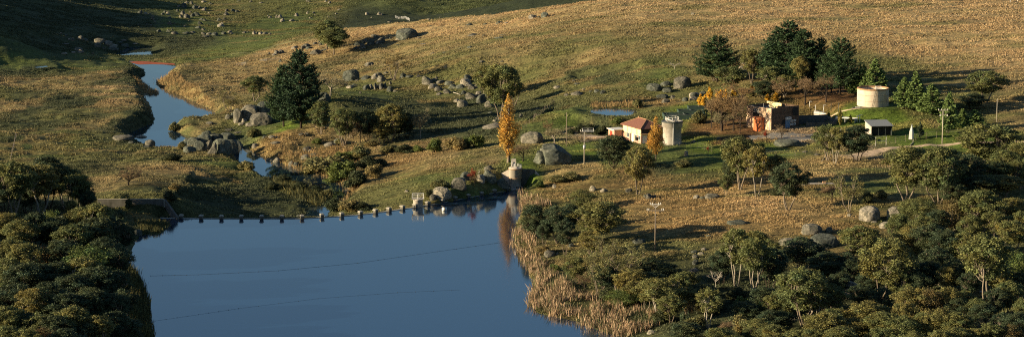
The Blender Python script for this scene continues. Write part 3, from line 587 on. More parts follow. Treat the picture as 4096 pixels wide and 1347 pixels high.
def rock(reg, x, y, w, h, st='r', tone='', label=None, mesh=None, rz=None, group=None, tilt=0):
    q, sc = hit(reg, x, y); s = REG[reg][2]; wd = w / s / sc; hd = h / s / sc
    if mesh is None: mesh = random.choice((ROCKP if tone == 'p' else ROCKD if tone == 'd' else ROCKS)[st])
    dp = wd * random.uniform(.7, 1.0) if w < 2.5 * h else wd * .8
    hd = max(.3, hd - dp * .06)
    o = link('boulder', mesh); o.rotation_euler = (0, tilt, rz if rz is not None else random.choice((0, PI)) + random.uniform(-.35, .35))
    o.location = (q[0], q[1] + dp * .42, 0); o.location.z = float(gh(q[0], q[1] + dp * .15)) - .08 * hd; o.scale = (wd, dp, hd * (.85 if h > w * .9 else .95))
    o['category'] = 'boulder'
    if label: o['label'] = label
    U, V = src(reg, x, y); adj = ('low flat' if w > 2.6 * h else 'small' if wd < 1.7 else 'large' if wd > 5 else 'tall' if h > 1.15 * w else 'medium') + (' pale' if tone == 'p' else ' dark' if tone == 'd' else ' grey')
    ITEMS.append([o, U / DK, (V - h / s * .4) / DK, 'boulder', adj, label, hd, 'rock'])
    return o
def rocks(reg, lst, st='r', tone=''):
    for t in lst:
        rock(reg, *t[:4], st=t[4] if len(t) > 4 and t[4] else st, tone=t[5] if len(t) > 5 else (tone or random.choice(['', '', 'd', 'p', 'd'])))
rocks('T1', [(1780,75,30,30),(1830,80,60,60),(1860,40,50,30),(1905,50,35,50),(1940,95,60,50),(1990,90,40,40),(2030,110,50,40),(2090,45,50,20),(2030,30,60,25),(1770,120,30,35),(1820,150,60,60),(1860,190,70,60),(1800,180,50,40),(1920,170,50,50),(1960,160,70,45),(1900,130,30,25),(2080,140,30,20),(1970,80,30,30),(1945,60,25,20),
(1390,140,50,50),(1450,145,40,25),(1490,150,40,20),(1640,130,30,35),(1620,150,40,25),(1670,150,40,40),(1520,200,45,60),(1540,220,30,15),(1690,190,40,30),(2010,205,50,30),(2040,210,40,25),(2180,215,60,40),(2240,200,40,25),(2260,120,40,40),(2250,155,60,40),(2320,120,50,35),(2360,125,50,25),(1690,250,50,50),(1730,245,30,20),(1835,275,35,30),(1970,285,55,30),(1995,250,55,50),(2200,270,80,45),(2215,240,30,20),(2025,305,35,25),(1675,320,40,35),(1715,305,25,25),(1735,345,75,30),(1580,320,50,30),(1845,340,70,25),(1920,335,70,25),(1910,355,30,12),(2030,350,55,35),(2075,350,60,25),(2135,355,70,35),(2050,370,90,15),(2225,345,55,30),(2300,345,80,20),(2290,330,50,30),(2430,335,40,25),(2470,325,20,20),(2530,345,50,50),(2500,25,40,20),(2380,20,50,15),(1460,250,35,12),(1500,258,40,15),(1380,250,30,12),(1885,210,25,12)], 'a')
rocks('T1', [(605,340,25,20),(655,358,30,15),(720,410,40,40),(690,400,25,20),(800,400,70,50),(850,410,50,30),(640,445,90,15),(985,430,110,60),(970,470,70,50),(1065,455,100,60),(1110,480,110,50),(1030,490,50,25),(1120,505,120,45),(1180,430,90,15),(1225,415,70,20),(1235,470,95,40),(1345,445,60,15),(775,510,80,40),(800,530,70,40),(730,530,50,20),(640,545,60,25),(920,540,30,15),(760,490,50,15)])
rocks('T2', [(205,180,30,45),(240,180,45,40),(265,215,50,40),(140,180,40,20),(120,165,20,15),(405,165,40,45),(355,215,60,25),(510,145,25,40),(575,135,30,20),(590,160,20,20),(540,185,35,15),(800,145,30,20),(790,185,20,12),(720,175,15,20),(1105,150,40,30),(1225,150,45,35),(1255,155,25,20),(1150,180,15,15),(730,38,35,25),(695,20,30,20),(520,20,50,15),(45,35,40,15),(830,105,40,15),(45,345,60,35),(95,345,60,30),(140,345,40,20),(10,335,30,20),(250,220,30,15),(1330,225,40,15)], 'a', 'p')
rock('T2', 1500, 395, 220, 132, 'b', 'd', 'giant rounded dark boulder crowning the golden hillside', rz=.3)
rocks('T2', [(1430,400,100,30),(1340,390,40,20),(1310,388,40,25),(1620,385,40,18),(1210,400,90,60),(1140,450,90,90),(1090,430,60,60),(1250,430,80,70),(1180,370,70,30),(1020,460,80,50),(1000,490,70,30),(1060,475,70,40),(1115,460,35,30),(1210,440,50,40),(1170,445,25,25),(1250,440,70,35),
(600,545,120,60),(650,520,40,30),(690,505,70,20),(230,535,60,45),(205,545,60,50),(260,535,50,40),(180,555,50,25),(130,540,30,20),(380,490,60,35),(405,478,30,25),(500,470,80,40),(530,490,80,30),(470,490,60,40),(590,445,50,30),(645,455,45,35),(630,425,30,20),(240,620,35,40),
(1725,200,50,15),(1835,185,25,20),(1735,265,60,12),(2120,255,60,25),(2290,250,50,20),(2420,240,80,35),(2500,235,50,15),(2170,360,130,35),(2270,365,40,25),(2420,385,90,22),(2460,355,70,15),(2390,385,50,15),(2135,480,60,28),(2030,492,25,14),(1760,540,50,20),(1875,530,35,15),(1420,455,60,10),(1660,445,70,14),(2240,630,50,22),(1890,675,35,14),(2450,620,35,15)], 'a', '')
rock('T2', 1130, 662, 95, 48, 'b', 'p'); rocks('T3', [(205,190,85,50,'b'),(325,175,75,60,'b'),(268,182,25,30,'a'),(1805,150,42,26,'r','p'),(2290,715,60,75,'r','p'),(2270,770,95,60,'r','p'),(2310,640,40,25,'r','p')])
rock('C8', 188, 410, 125, 95, 'b', 'd', 'big upright oval boulder standing alone left of the broad bare tree', rz=.2)
rocks('C8', [(330,305,75,38),(300,402,75,30),(195,412,35,14),(235,412,30,14),(370,400,60,50),(400,385,60,40),(185,465,60,25),(215,450,50,20),(305,480,60,55),(335,470,50,40),(370,478,35,70),(410,475,70,65),(415,420,70,55),(440,470,40,60),(480,440,30,35),(475,495,50,55),(520,495,35,20),(260,505,20,16),(575,390,55,45),(620,388,70,20),(690,385,50,20),(450,360,40,20),
(755,440,85,80),(800,420,50,30),(820,400,30,25),(850,435,70,30),(800,470,80,45),(835,490,70,40),(840,515,50,22),(915,445,80,35),(900,505,60,40),(940,470,70,40),(1000,470,80,40),(1050,410,60,50,'r','d'),(1035,440,80,50,'r','p'),(1075,475,60,45),(1060,455,70,30),(1135,450,55,35,'a','p'),(1020,510,50,32),(1115,465,50,25),(1080,545,90,55),(1130,535,60,60),(1150,580,80,95),(1185,540,90,60,'a','d'),(1215,605,85,60),(1010,605,90,60),(970,570,50,30),
(1215,650,35,16),(1255,715,45,22,'a','p'),(1230,765,140,45,'a','p'),(1190,765,60,35,'a','p'),(1270,695,30,20),(1440,680,30,20),(1570,625,30,15),(890,312,35,12),(1150,280,35,18),(1325,295,25,12)], 'a')
rock('C8', 1527, 872, 170, 100, 'b', '', 'half buried domed boulder behind the huge cracked boulder', rz=2.8)
rocks('C6', [(85,495,75,125,'b',''),(165,468,130,120,'b',''),(265,430,110,90,'b','d'),(237,512,150,98,'b',''),(130,490,40,30),(175,520,80,35,'r','p'),(110,510,50,20),(20,470,50,40),(50,455,25,40),(670,350,85,70,'b','d'),(205,665,50,35),(25,550,60,18),(85,565,60,12),
(315,600,45,25),(350,598,25,15),(515,580,35,20),(550,575,40,15),(555,685,60,35),(580,690,40,20),(770,635,70,40,'r','d'),(710,655,95,35),(545,745,70,45),(600,720,50,25),(345,640,80,22),(270,600,40,20),(300,770,65,38),(355,775,70,50),(450,790,45,50),(480,790,40,35,'r','d')])
rocks('Z2', [(1068,440,75,45,'b','d'),(1060,400,60,50,'b','d'),(1092,400,75,55,'b','d'),(1125,425,75,70,'b','d'),(1150,385,90,60,'b','d'),(1165,355,60,45,'r','d'),(1250,442,115,100,'b','d'),(1298,438,95,98,'b','d'),(1280,385,100,65,'b','d'),(1215,378,90,55,'b','d'),(1195,360,60,35,'a','d'),(1330,425,30,40,'a','d'),(690,372,130,35,'b',''),(795,375,70,42,'b','p'),(845,405,60,45,'b',''),(740,385,35,14),(830,410,50,14),(1185,278,50,15)])
for x, y, w, h, t in ((1160, 425, 45, 88, .5), (1188, 447, 48, 96, .45)): rock('Z2', x, y, w, h, 'a', '', tilt=t, rz=0)
rocks('Z3', [(1050,715,110,75,'b','p'),(1000,710,40,50),(1145,645,90,75,'b',''),(1185,600,70,60),(1270,610,50,60),(1315,540,55,35),(1310,605,90,80,'a','d'),(1390,640,80,60,'a','d'),(515,670,35,25),(850,660,25,15,'a','p'),(240,800,25,15),(200,800,20,12)])
rocks('Z4', [(965,77,102,78,'b',''),(805,92,88,52,'b','d'),(870,65,60,35,'r','d'),(880,100,60,30),(940,80,60,18,'a','p'),(1030,125,60,32,'r','p'),(980,150,35,28),(1025,145,50,30,'r','p'),(910,135,30,25),(870,160,50,30),(850,135,70,30,'r','d'),(1080,115,40,25),(370,118,75,28),(310,118,30,15),(480,100,35,20),(515,107,35,22),(255,77,40,18),(370,55,40,12),(350,38,20,12),(405,85,20,10),(445,97,20,10),(145,195,25,15),(50,235,25,20),(1028,382,28,18,'a','p'),(1170,362,30,14),(940,220,30,14),
(240,640,25,32,'r','p'),(455,655,40,35),(520,662,45,25),(660,662,40,28),(775,700,40,35),(800,695,40,22),(755,690,25,20),(1045,698,40,25,'r','p'),(1075,700,30,18),(1130,700,90,35),(578,787,62,45,'a','')])
rocks('C2', [(355,214,120,30,'r','d'),(780,270,120,70,'b',''),(870,260,45,45,'r','d'),(850,347,165,88,'b','d'),(670,340,160,58,'b',''),(110,375,40,22),(165,360,35,20,'r','p'),(115,405,35,28),(150,385,35,20),(115,440,35,40),(105,487,65,30,'r',''),(210,410,40,20),(215,425,20,10),(190,280,30,12),(620,163,25,10),(640,767,50,25,'a','p')])
rock('C3', 265, 195, 120, 110, 'b', 'p', 'bigger of the two tall pale boulders beside the right forest', rz=.2)
rock('C3', 410, 188, 100, 97, 'b', 'p', 'smaller of the two tall pale boulders, half hidden by leaves', rz=1.8)
rocks('C3', [(355,234,85,45,'a','p'),(285,202,35,10,'r','p'),(145,168,25,22,'r','p'),(540,305,40,28,'a','p'),(960,600,60,20)])
rock('C3', 125, 632, 195, 108, 'b', 'p', 'large sloping pale rock slab inside the right forest', rz=.5)
rocks('C1', [(280,400,65,48),(320,385,20,20,'a','p'),(405,340,35,25),(785,322,80,35,'r','d'),(855,830,50,28,'r','p')])
rock('C7', 430, 150, 185, 56, 'b', 'd', 'long dark rock mound on the lawn before the brick building', rz=.05)
rocks('C7', [(545,185,45,12),(625,205,40,14)]); rocks('C4', [(622,388,42,38,'r','d'),(300,332,85,45,'b','d')])
rocks('C5', [(130,490,60,40),(70,515,45,30),(190,475,50,30),(30,607,35,16)])
big = rock_mesh(301, 5, planes=6, cut=(.7, .92), rough=.05, mat='darkrock', cracks=((.15, -.66, .05, .22), (.0, -.46, .04, .12)))
rock('Z4', 230, 508, 222, 138, label='huge cracked boulder with a split left flank beside the valve tower', mesh=big, rz=0)
# ------------------------------------------------------------------ plants: (kind, x, top, base, width[, label])
def plants(reg, lst):
    for t in lst: plant(t[0], reg, t[1], t[2], t[3], t[4], t[5] if len(t) > 5 else None, t[6] if len(t) > 6 else None, t[7] if len(t) > 7 else None)
plants('C6', [('pine', 395, 95, 525, 215, 'lower left one of the two merged dark pines by the river', None, 1), ('pine', 512, -8, 540, 310, 'tallest dark pine of the pair by the river, rounded top', None, 1),
 ('gum', 200, 170, 352, 132, 'lone small gum tree standing left of the two riverside pines'), ('thin', 35, 270, 425, 175), ('gum', 645, 340, 575, 122), ('palebare', 712, 155, 322, 195, None, None, 1), ('thin', 1142, 30, 212, 245, 'broad sparse tree growing out of the boulder cluster', None, 0),
 ('gum', 800, 380, 655, 150), ('gum', 850, 395, 600, 110), ('dark', 965, 395, 630, 130), ('bare', 915, 460, 635, 95), ('dark', 1030, 405, 600, 110), ('gum', 1125, 358, 630, 175), ('gum', 1060, 480, 640, 115), ('dark', 1170, 410, 600, 100), ('dark', 1240, 420, 602, 90), ('palebare', 1325, 388, 600, 110),
 ('bare', 870, 520, 610, 70), ('shrub', 620, 595, 640, 70), ('shrub', 195, 525, 590, 90), ('shrub', 775, 600, 640, 60), ('shrub', 1000, 610, 650, 90)])
plants('T2', [('ball', 710, 198, 500, 265, 'farther of the two round topped trees on the golden hill'), ('ball', 775, 270, 556, 275, 'nearer of the two round topped trees on the golden hill')])
plants('C8', [('gum', 1188, 290, 545, 150), ('gum', 1295, 275, 700, 240, 'tall broad gum tree behind the orange poplar at the weir', None, 1), ('gum', 1395, 400, 600, 120), ('bare', 1372, 500, 700, 80)])
plants('Z3', [('poplar', 1425, 100, 496, 100, 'slender bright orange poplar behind the round valve tower', None, 0), ('shrub', 1002, 350, 442, 92), ('shrub', 1130, 345, 422, 115), ('shrub', 1180, 345, 412, 65), ('shrub', 1238, 330, 408, 90), ('shrub', 340, 355, 388, 50),
 ('shrub', 380, 455, 565, 220), ('shrub', 500, 480, 600, 150), ('shrub', 620, 455, 540, 130), ('shrub', 700, 468, 520, 85), ('shrub', 470, 430, 500, 95), ('shrub', 570, 540, 640, 130), ('shrub', 440, 690, 770, 130), ('shrub', 610, 715, 765, 100), ('shrub', 520, 700, 770, 110), ('shrub', 590, 400, 480, 100), ('shrub', 660, 500, 580, 90), ('shrub', 760, 390, 440, 110), ('shrub', 850, 390, 440, 110), ('shrub', 920, 395, 430, 70), ('shrub', 430, 560, 620, 110), ('shrub', 550, 430, 480, 90),
 ('shrub', 150, 560, 610, 90, None, None, 2), ('shrub', 240, 600, 650, 90, None, None, 2), ('shrub', 330, 620, 670, 90, None, None, 2), ('shrub', 90, 600, 650, 80, None, None, 2), ('shrub', 290, 530, 580, 80, None, None, 0), ('shrub', 400, 640, 690, 70, None, None, 1), ('shrub', 1040, 585, 640, 95), ('redbush', 1215, 525, 615, 60, None, None), ('bare', 1235, 560, 620, 50), ('shrub', 980, 640, 690, 60)])
plants('Z4', [('bare', 62, 375, 492, 115, 'dark leafless autumn bush between the orange poplar and the boulders'), ('palebare', 240, 285, 392, 115, 'pale yellow green half bare bush behind the huge cracked boulder'), ('dark', 575, 335, 528, 155, 'dense dark tree before the pump house, left of the low gum', None, 2), ('gum', 712, 390, 680, 150, 'single stemmed gum tree on the brown slope below the pump house'),
 ('poplar', 812, 225, 487, 92, 'orange poplar with darker lower leaves beside the round tower', None, 1), ('shrub', 1000, 480, 510, 60), ('shrub', 710, 130, 185, 50), ('bare', 200, 255, 330, 60), ('shrub', 590, 240, 290, 70), ('shrub', 480, 300, 335, 60, None, None, 2), ('shrub', 560, 310, 340, 50, None, None, 2), ('shrub', 380, 285, 330, 70, None, None, 2), ('shrub', 430, 280, 325, 70, None, None, 2), ('shrub', 520, 285, 330, 60, None, None, 2), ('shrub', 330, 300, 335, 50, None, None, 2),  # dark bushes around the pit are added to deepen its shadow
 ('redbush', 1110, 400, 440, 25), ('shrub', 960, 480, 520, 80), ('shrub', 340, 540, 600, 90), ('shrub', 260, 560, 610, 90), ('shrub', 150, 590, 640, 70)])
plants('C7', [('gum', 105, 68, 442, 205, None, None, 0), ('dark', 40, 200, 420, 90), ('palegum', 215, 130, 486, 155, None, None, 0), ('gum', 8, 330, 478, 90), ('dark', 432, 238, 578, 215, None, None, 1), ('gum', 345, 195, 400, 125), ('thin', 845, 300, 590, 225, None, None, 1), ('gum', 1238, 128, 528, 265, None, None, 1), ('gum', 696, -10, 247, 165), ('palegum', 748, 5, 263, 112), ('dark', 890, -5, 255, 190, None, None, 0),
 ('bare', 385, -5, 100, 85, 'small leafless tree before the shaded wall of the brick building'), ('redbush', 280, 35, 100, 36, 'tiny red leaved bush by the yard before the brick building'), ('shrub', 1060, 430, 500, 70), ('shrub', 970, 450, 530, 90), ('bare', 725, 380, 520, 130), ('shrub', 350, 420, 480, 90), ('round', 1310, 480, 640, 220), ('bright', 1150, 590, 640, 90)])
plants('Z5', [('gum', 965, 390, 728, 225, None, None, 3), ('gum', 1245, 268, 560, 285, None, None, 1), ('dark', 1130, 440, 680, 180, None, None, 1), ('gum', 1250, 480, 650, 170), ('gum', 1425, 370, 600, 130), ('gum', 1060, 520, 700, 140), ('gum', 1330, 560, 700, 190), ('round', 1400, 690, 800, 140), ('gum', 1228, -25, 162, 210, 'spreading dark gum tree on the slope beyond the conifer row'), ('dark', 1162, 105, 205, 130),
 ('cedar', 490, -5, 110, 90), ('cedar', 535, -60, 108, 120), ('cedar', 605, -95, 118, 140), ('cedar', 770, 10, 192, 118), ('cedar', 832, -20, 205, 125), ('cedar', 925, 50, 235, 150), ('cedar', 1022, 90, 332, 105), ('cedar', 1098, 190, 305, 85), ('cedar', 1168, 195, 325, 135),
 ('cypress', 858, 262, 355, 36, 'dark narrow cypress just right of the white pointed stone', None, 1)])
plants('C5', [('pine', 285, 72, 395, 290, 'solitary broad dark pine left of the tall pine grove', None, 2), ('pine', 760, -35, 420, 340, 'tallest dark pine of the grove behind the brick building', None, 0), ('pine', 870, 20, 440, 250, None, None, 1), ('pine', 985, 80, 430, 170), ('pine', 1125, 78, 475, 270, 'rightmost tall dark pine of the grove behind the brick building', None, 2), ('pine', 660, 60, 400, 180), ('pine', 1060, 150, 465, 190), ('pine', 820, 200, 450, 180),
 ('gum', 370, 275, 475, 185), ('gum', 265, 210, 385, 150), ('gum', 520, 155, 400, 120), ('palegum', 645, 275, 480, 140), ('gum', 575, 270, 372, 90), ('dark', 605, 375, 500, 130), ('palegum', 740, 340, 490, 120), ('gum', 850, 205, 460, 110),
 ('bare', 725, 345, 512, 170), ('bare', 885, 350, 552, 145), ('bare', 1025, 325, 530, 165), ('bare', 400, 400, 722, 200, None, None, 0), ('bare', 320, 470, 724, 200), ('bare', 440, 480, 738, 110), ('bare', 450, 380, 560, 170), ('bare', 250, 480, 700, 120), ('palebare', 325, 590, 720, 130), ('redbush', 617, 715, 780, 34),
 ('shrub', 165, 570, 672, 95), ('shrub', 415, 750, 850, 170, 'dense leafy crown of a low bush on the lawn edge', None, 2), ('shrub', 560, 800, 850, 100), ('dark', 300, 560, 690, 70), ('shrub', 510, 430, 490, 60),
 ('yellow', 172, 462, 556, 30), ('yellow', 200, 470, 556, 30), ('yellow', 232, 415, 505, 30), ('yellow', 312, 435, 500, 40), ('yellow', 345, 430, 502, 26), ('yellow', 395, 428, 485, 32), ('yellow', 530, 400, 455, 28), ('yellow', 682, 455, 522, 40), ('yellow', 292, 445, 500, 26), ('yellow', 630, 465, 515, 26),
 ('cypress', 1041, 572, 650, 24, 'left one of the three golden cypress columns by the yard', None, 0), ('cypress', 1118, 560, 680, 32, 'tallest of the three golden cypress columns by the yard', None, 0), ('cypress', 1190, 605, 672, 28, 'right one of the three golden cypress columns by the yard', None, 0)])
plants('Z2', [('bare', 722, 515, 628, 132, 'bushy leafless tree on the grass above the concrete wall'), ('shrub', 985, 262, 320, 55), ('shrub', 965, 440, 485, 110), ('shrub', 1030, 370, 420, 45), ('shrub', 985, 610, 650, 60), ('shrub', 730, 695, 752, 45), ('shrub', 960, 650, 710, 70), ('shrub', 1390, 480, 540, 90)])
plants('C4', [('gum', 60, 45, 300, 165), ('palegum', 180, 62, 295, 170, None, None, 0), ('dark', 212, 15, 270, 150), ('palegum', 290, 68, 270, 140, None, None, 2), ('palegum', 340, 105, 290, 130, None, None, 1), ('dark', 15, 100, 290, 120), ('dark', 378, 140, 280, 80), ('dark', 120, 90, 290, 110), ('gum', 320, 225, 300, 50), ('dark', 400, 180, 290, 60),
 ('gum', 20, 280, 460, 150), ('gum', 95, 310, 500, 140), ('dark', 160, 275, 460, 130), ('bright', 240, 265, 440, 120), ('dark', 255, 300, 470, 120), ('gum', 375, 250, 450, 130), ('palegum', 440, 235, 460, 120), ('dark', 500, 295, 470, 120), ('gum', 330, 330, 520, 140), ('dark', 560, 330, 480, 90), ('dark', 430, 300, 490, 150), ('sapling', 545, 258, 330, 40),
 ('gum', 55, 390, 590, 150), ('palegum', 120, 415, 620, 150), ('red', 200, 425, 600, 150), ('dark', 290, 400, 590, 140), ('bright', 400, 420, 620, 190), ('dark', 480, 390, 590, 150), ('dark', 535, 455, 600, 110), ('palegum', 370, 480, 700, 150, None, None, 0),
 ('palegum', 40, 480, 700, 150), ('dark', 110, 505, 720, 150), ('dark', 180, 510, 700, 140), ('dark', 255, 500, 700, 150), ('dark', 330, 560, 750, 150), ('dark', 450, 520, 740, 150), ('dark', 530, 540, 720, 120), ('dark', 60, 600, 790, 150), ('palegum', 145, 620, 830, 140), ('dark', 215, 590, 810, 140), ('dark', 295, 640, 840, 150), ('dark', 420, 620, 830, 140), ('dark', 510, 640, 830, 130),  # dark kinds in this grove carry its shade in their leaf colour
 ('gum', 30, 700, 900, 150), ('dark', 105, 720, 900, 150), ('gum', 180, 730, 930, 140), ('dark', 255, 740, 940, 150), ('gum', 335, 700, 920, 140), ('red', 200, 795, 960, 130), ('dark', 400, 755, 930, 150), ('gum', 450, 740, 930, 120), ('dark', 520, 720, 910, 130), ('gum', 20, 790, 980, 150), ('gum', 110, 800, 990, 150), ('dark', 300, 800, 990, 150), ('bright', 250, 830, 980, 120), ('dark', 580, 760, 900, 110), ('dark', 560, 620, 790, 100), ('red', 20, 285, 360, 60)])
plants('C1', [('dark', 190, 95, 295, 118), ('dark', 325, 98, 320, 155), ('dark', 370, 170, 385, 95), ('round', 462, 12, 130, 138, None, None, 2), ('gum', 560, 80, 335, 250, None, None, 1), ('dark', 400, 90, 250, 90), ('gum', 520, 240, 400, 130), ('thin', 665, 320, 600, 310, 'broad willowy olive tree with drooping crown above the reeds', None, 1), ('thin', 560, 370, 610, 190), ('gum', 430, 388, 550, 115), ('gum', 745, 455, 665, 180), ('dark', 850, 390, 570, 130), ('palegum', 905, 510, 740, 200), ('gum', 965, 600, 770, 130), ('bright', 700, 580, 670, 170), ('bare', 1060, 640, 745, 70), ('dark', 940, 425, 560, 130),
 ('thin', 620, 270, 450, 190), ('shrub', 250, 330, 375, 90), ('shrub', 310, 430, 470, 60), ('dark', 250, 200, 330, 80), ('gum', 1060, 560, 720, 110), ('shrub', 1110, 640, 700, 70), ('thin', 760, 330, 520, 190), ('bare', 480, 480, 590, 90)])
plants('C2', [('palegum', 345, 220, 565, 140, 'tall thin gum with a forked bone white lower trunk', None, 0), ('palegum', 450, 280, 605, 165, None, None, 1), ('dark', 545, 330, 590, 150), ('dark', 262, 345, 550, 115), ('dark', 725, 275, 500, 220), ('dark', 850, 358, 550, 170), ('dark', 965, 365, 530, 115), ('gum', 725, 445, 785, 250, None, None, 1), ('gum', 450, 240, 440, 140), ('gum', 520, 290, 480, 130),
 ('dead', 232, 470, 570, 90), ('bare', 300, 735, 860, 90), ('shrub', 380, 720, 830, 100), ('shrub', 200, 590, 720, 140), ('shrub', 480, 640, 740, 120), ('dark', 600, 690, 820, 120), ('dark', 855, 555, 710, 130), ('gum', 930, 680, 840, 140), ('gum', 845, 700, 910, 210), ('sapling', 45, 680, 800, 40), ('sapling', 75, 690, 800, 30), ('gum', 620, 560, 720, 110), ('gum', 545, 600, 760, 90), ('dead', 640, 735, 800, 130, 'bleached fallen branches beneath the foreground gum'), ('red', 190, 825, 880, 90), ('red', 132, 635, 700, 60), ('shrub', 50, 610, 690, 110), ('shrub', 110, 720, 800, 110), ('shrub', 420, 800, 880, 110), ('gum', 330, 830, 930, 110), ('gum', 700, 800, 940, 150), ('shrub', 540, 770, 860, 90), ('shrub', 380, 610, 680, 90), ('gum', 620, 620, 760, 100)])
plants('C3', [('gum', 205, 215, 430, 210), ('gum', 350, 278, 655, 275, 'grand spreading gum with pale limbs at the forest centre', None, 4), ('round', 530, 65, 240, 155), ('round', 430, 140, 320, 125), ('gum', 560, 160, 330, 120), ('round', 485, 210, 400, 155), ('dark', 615, 205, 420, 185), ('red', 725, 60, 260, 145), ('gum', 800, 50, 240, 120), ('gum', 890, 10, 260, 210), ('gum', 790, 250, 455, 140), ('dark', 690, 240, 450, 140), ('gum', 910, 255, 690, 230, 'tall gum with one thick dark trunk deep in the forest', None, 2), ('gum', 1060, 58, 220, 145), ('gum', 1065, 180, 400, 150), ('bright', 1085, 350, 600, 150), ('dark', 820, 460, 650, 100),
 ('dark', 640, 330, 560, 150), ('dark', 740, 400, 620, 130), ('dark', 590, 410, 600, 130), ('gum', 985, 420, 640, 150), ('gum', 1040, 520, 740, 140), ('dark', 480, 400, 600, 140), ('dark', 540, 470, 660, 120),
 ('gum', 500, 560, 790, 185), ('red', 600, 560, 790, 150), ('gum', 685, 558, 780, 165), ('gum', 785, 575, 760, 120), ('gum', 245, 640, 860, 195), ('round', 640, 675, 900, 215), ('gum', 745, 700, 900, 170), ('gum', 340, 700, 900, 175), ('gum', 180, 735, 900, 165), ('round', 560, 700, 900, 150), ('gum', 455, 640, 860, 130), ('round', 440, 720, 920, 170), ('red', 1050, 768, 920, 130), ('gum', 850, 795, 940, 130), ('gum', 1115, 620, 830, 80), ('palebare', 930, 720, 840, 120), ('gum', 65, 555, 740, 120), ('gum', 30, 680, 880, 150), ('gum', 940, 760, 930, 120), ('gum', 740, 790, 960, 150), ('gum', 90, 780, 960, 150),
 ('dark', 330, 560, 740, 120), ('dark', 200, 540, 700, 110), ('gum', 420, 470, 660, 120), ('gum', 860, 620, 800, 110), ('palegum', 690, 440, 640, 110), ('gum', 320, 790, 960, 150), ('round', 520, 800, 980, 170), ('gum', 640, 800, 990, 150), ('dark', 1090, 700, 900, 120), ('gum', 960, 130, 330, 130), ('gum', 1110, 130, 320, 100), ('dark', 640, 120, 300, 110), ('gum', 1000, 330, 540, 120), ('gum', 830, 150, 340, 120), ('dark', 970, 560, 760, 110)])
plants('T3', [('dead', 1620, 625, 690, 120, 'white fallen dead tree with broken limbs on the upper slope')])
plants('C2', [('gum', 60, 470, 660, 120), ('dark', 150, 540, 690, 140), ('dark', 400, 640, 780, 130), ('dark', 500, 560, 700, 130), ('palegum', 190, 560, 800, 130), ('round', 470, 740, 880, 150), ('dark', 60, 760, 900, 140), ('gum', 250, 790, 920, 130), ('dark', 540, 690, 830, 130), ('palegum', 800, 560, 770, 130), ('dark', 770, 480, 640, 140), ('shrub', 340, 560, 640, 110, None, None, 2), ('shrub', 120, 590, 670, 100, None, None, 2), ('gum', 560, 770, 910, 130), ('gum', 780, 790, 940, 150), ('dark', 930, 480, 620, 110), ('dark', 650, 470, 620, 120)])
plants('C1', [('dark', 870, 470, 640, 140), ('dark', 600, 440, 610, 120), ('palegum', 1010, 480, 690, 120), ('gum', 820, 520, 710, 110), ('shrub', 620, 560, 640, 110, None, None, 2), ('shrub', 920, 690, 770, 110, None, None, 2)])
plants('C3', [('dark', 260, 470, 640, 120), ('dark', 150, 400, 560, 110), ('dark', 860, 330, 520, 110), ('dark', 1100, 470, 660, 110), ('dark', 900, 650, 820, 120), ('dark', 1010, 700, 880, 120), ('gum', 1080, 850, 1010, 140), ('gum', 900, 850, 1010, 140), ('dark', 750, 620, 800, 120)])
plants('Z5', [('gum', 1350, 420, 620, 150), ('dark', 1200, 560, 720, 150), ('dark', 1040, 600, 740, 120), ('gum', 1430, 470, 650, 130), ('dark', 1300, 480, 640, 120)])
# ------------------------------------------------------------------ built things
M['conc'] = simple('weathered concrete', (.42, .37, .30), .9, .2, .9, dirt=(.16, .13, .10))
M['concdark'] = simple('damp concrete', (.10, .095, .08), .9, .3, .8, dirt=(.04, .04, .03))  # plain darker concrete tone
M['greyconc'] = simple('grey tower concrete', (.36, .33, .28), .9, .2, .8, dirt=(.2, .17, .13))
M['tankconc'] = simple('cream tank concrete', (.50, .42, .32), .9, .14, .7, dirt=(.34, .24, .15))
M['stain'] = simple('rust stained rim', (.32, .19, .10), .9, .3, 1.2)
M['cap'] = simple('pale block concrete', (.32, .295, .24), .9, .2, 2)
M['white'] = simple('white paint', (.62, .60, .54), .6, .06, 2, bump=0)
M['cream'] = simple('cream wall paint', (.78, .62, .30), .8, .08, 1.5)
M['pinkbrick'] = simple('pinkish brick', (.42, .24, .17), .9, .2, 3)
M['red'] = simple('red door paint', (.5, .04, .02), .6, .1, 2)
M['darkint'] = simple('dark opening', (.02, .02, .018), .8, .2, 2)
M['steel'] = simple('galvanised steel', (.45, .45, .43), .5, .15, 3, metal=.4)
M['darksteel'] = simple('dark painted steel', (.04, .05, .045), .6, .2, 3)
M['greenmetal'] = simple('dark green sheet', (.035, .06, .045), .6, .2, 1.2)
M['timber'] = simple('weathered pole timber', (.20, .16, .12), .9, .25, 2, stretch=(1, 1, .2))
M['palepole'] = simple('pale pole timber', (.36, .32, .25), .9, .15, 2)
M['insul'] = simple('pale insulators', (.6, .58, .52), .4, .05, 2, bump=0)
M['blue'] = simple('blue grey door', (.14, .22, .32), .6, .1, 2)
M['glass'] = simple('window glass', (.05, .07, .08), .15, .2, 2, bump=0)
M['roofgrey'] = simple('flat roof felt', (.07, .085, .075), .9, .25, 1)
M['shedroof'] = simple('grey sheet roofing', (.20, .21, .21), .6, .08, 2)
M['yard'] = simple('gravel yard', (.17, .16, .14), .95, .2, 1.2)
M['dirt'] = simple('pale dirt track', (.40, .30, .20), .95, .22, .5)
M['dam'] = simple('weir concrete', (.30, .29, .25), .9, .2, 1)
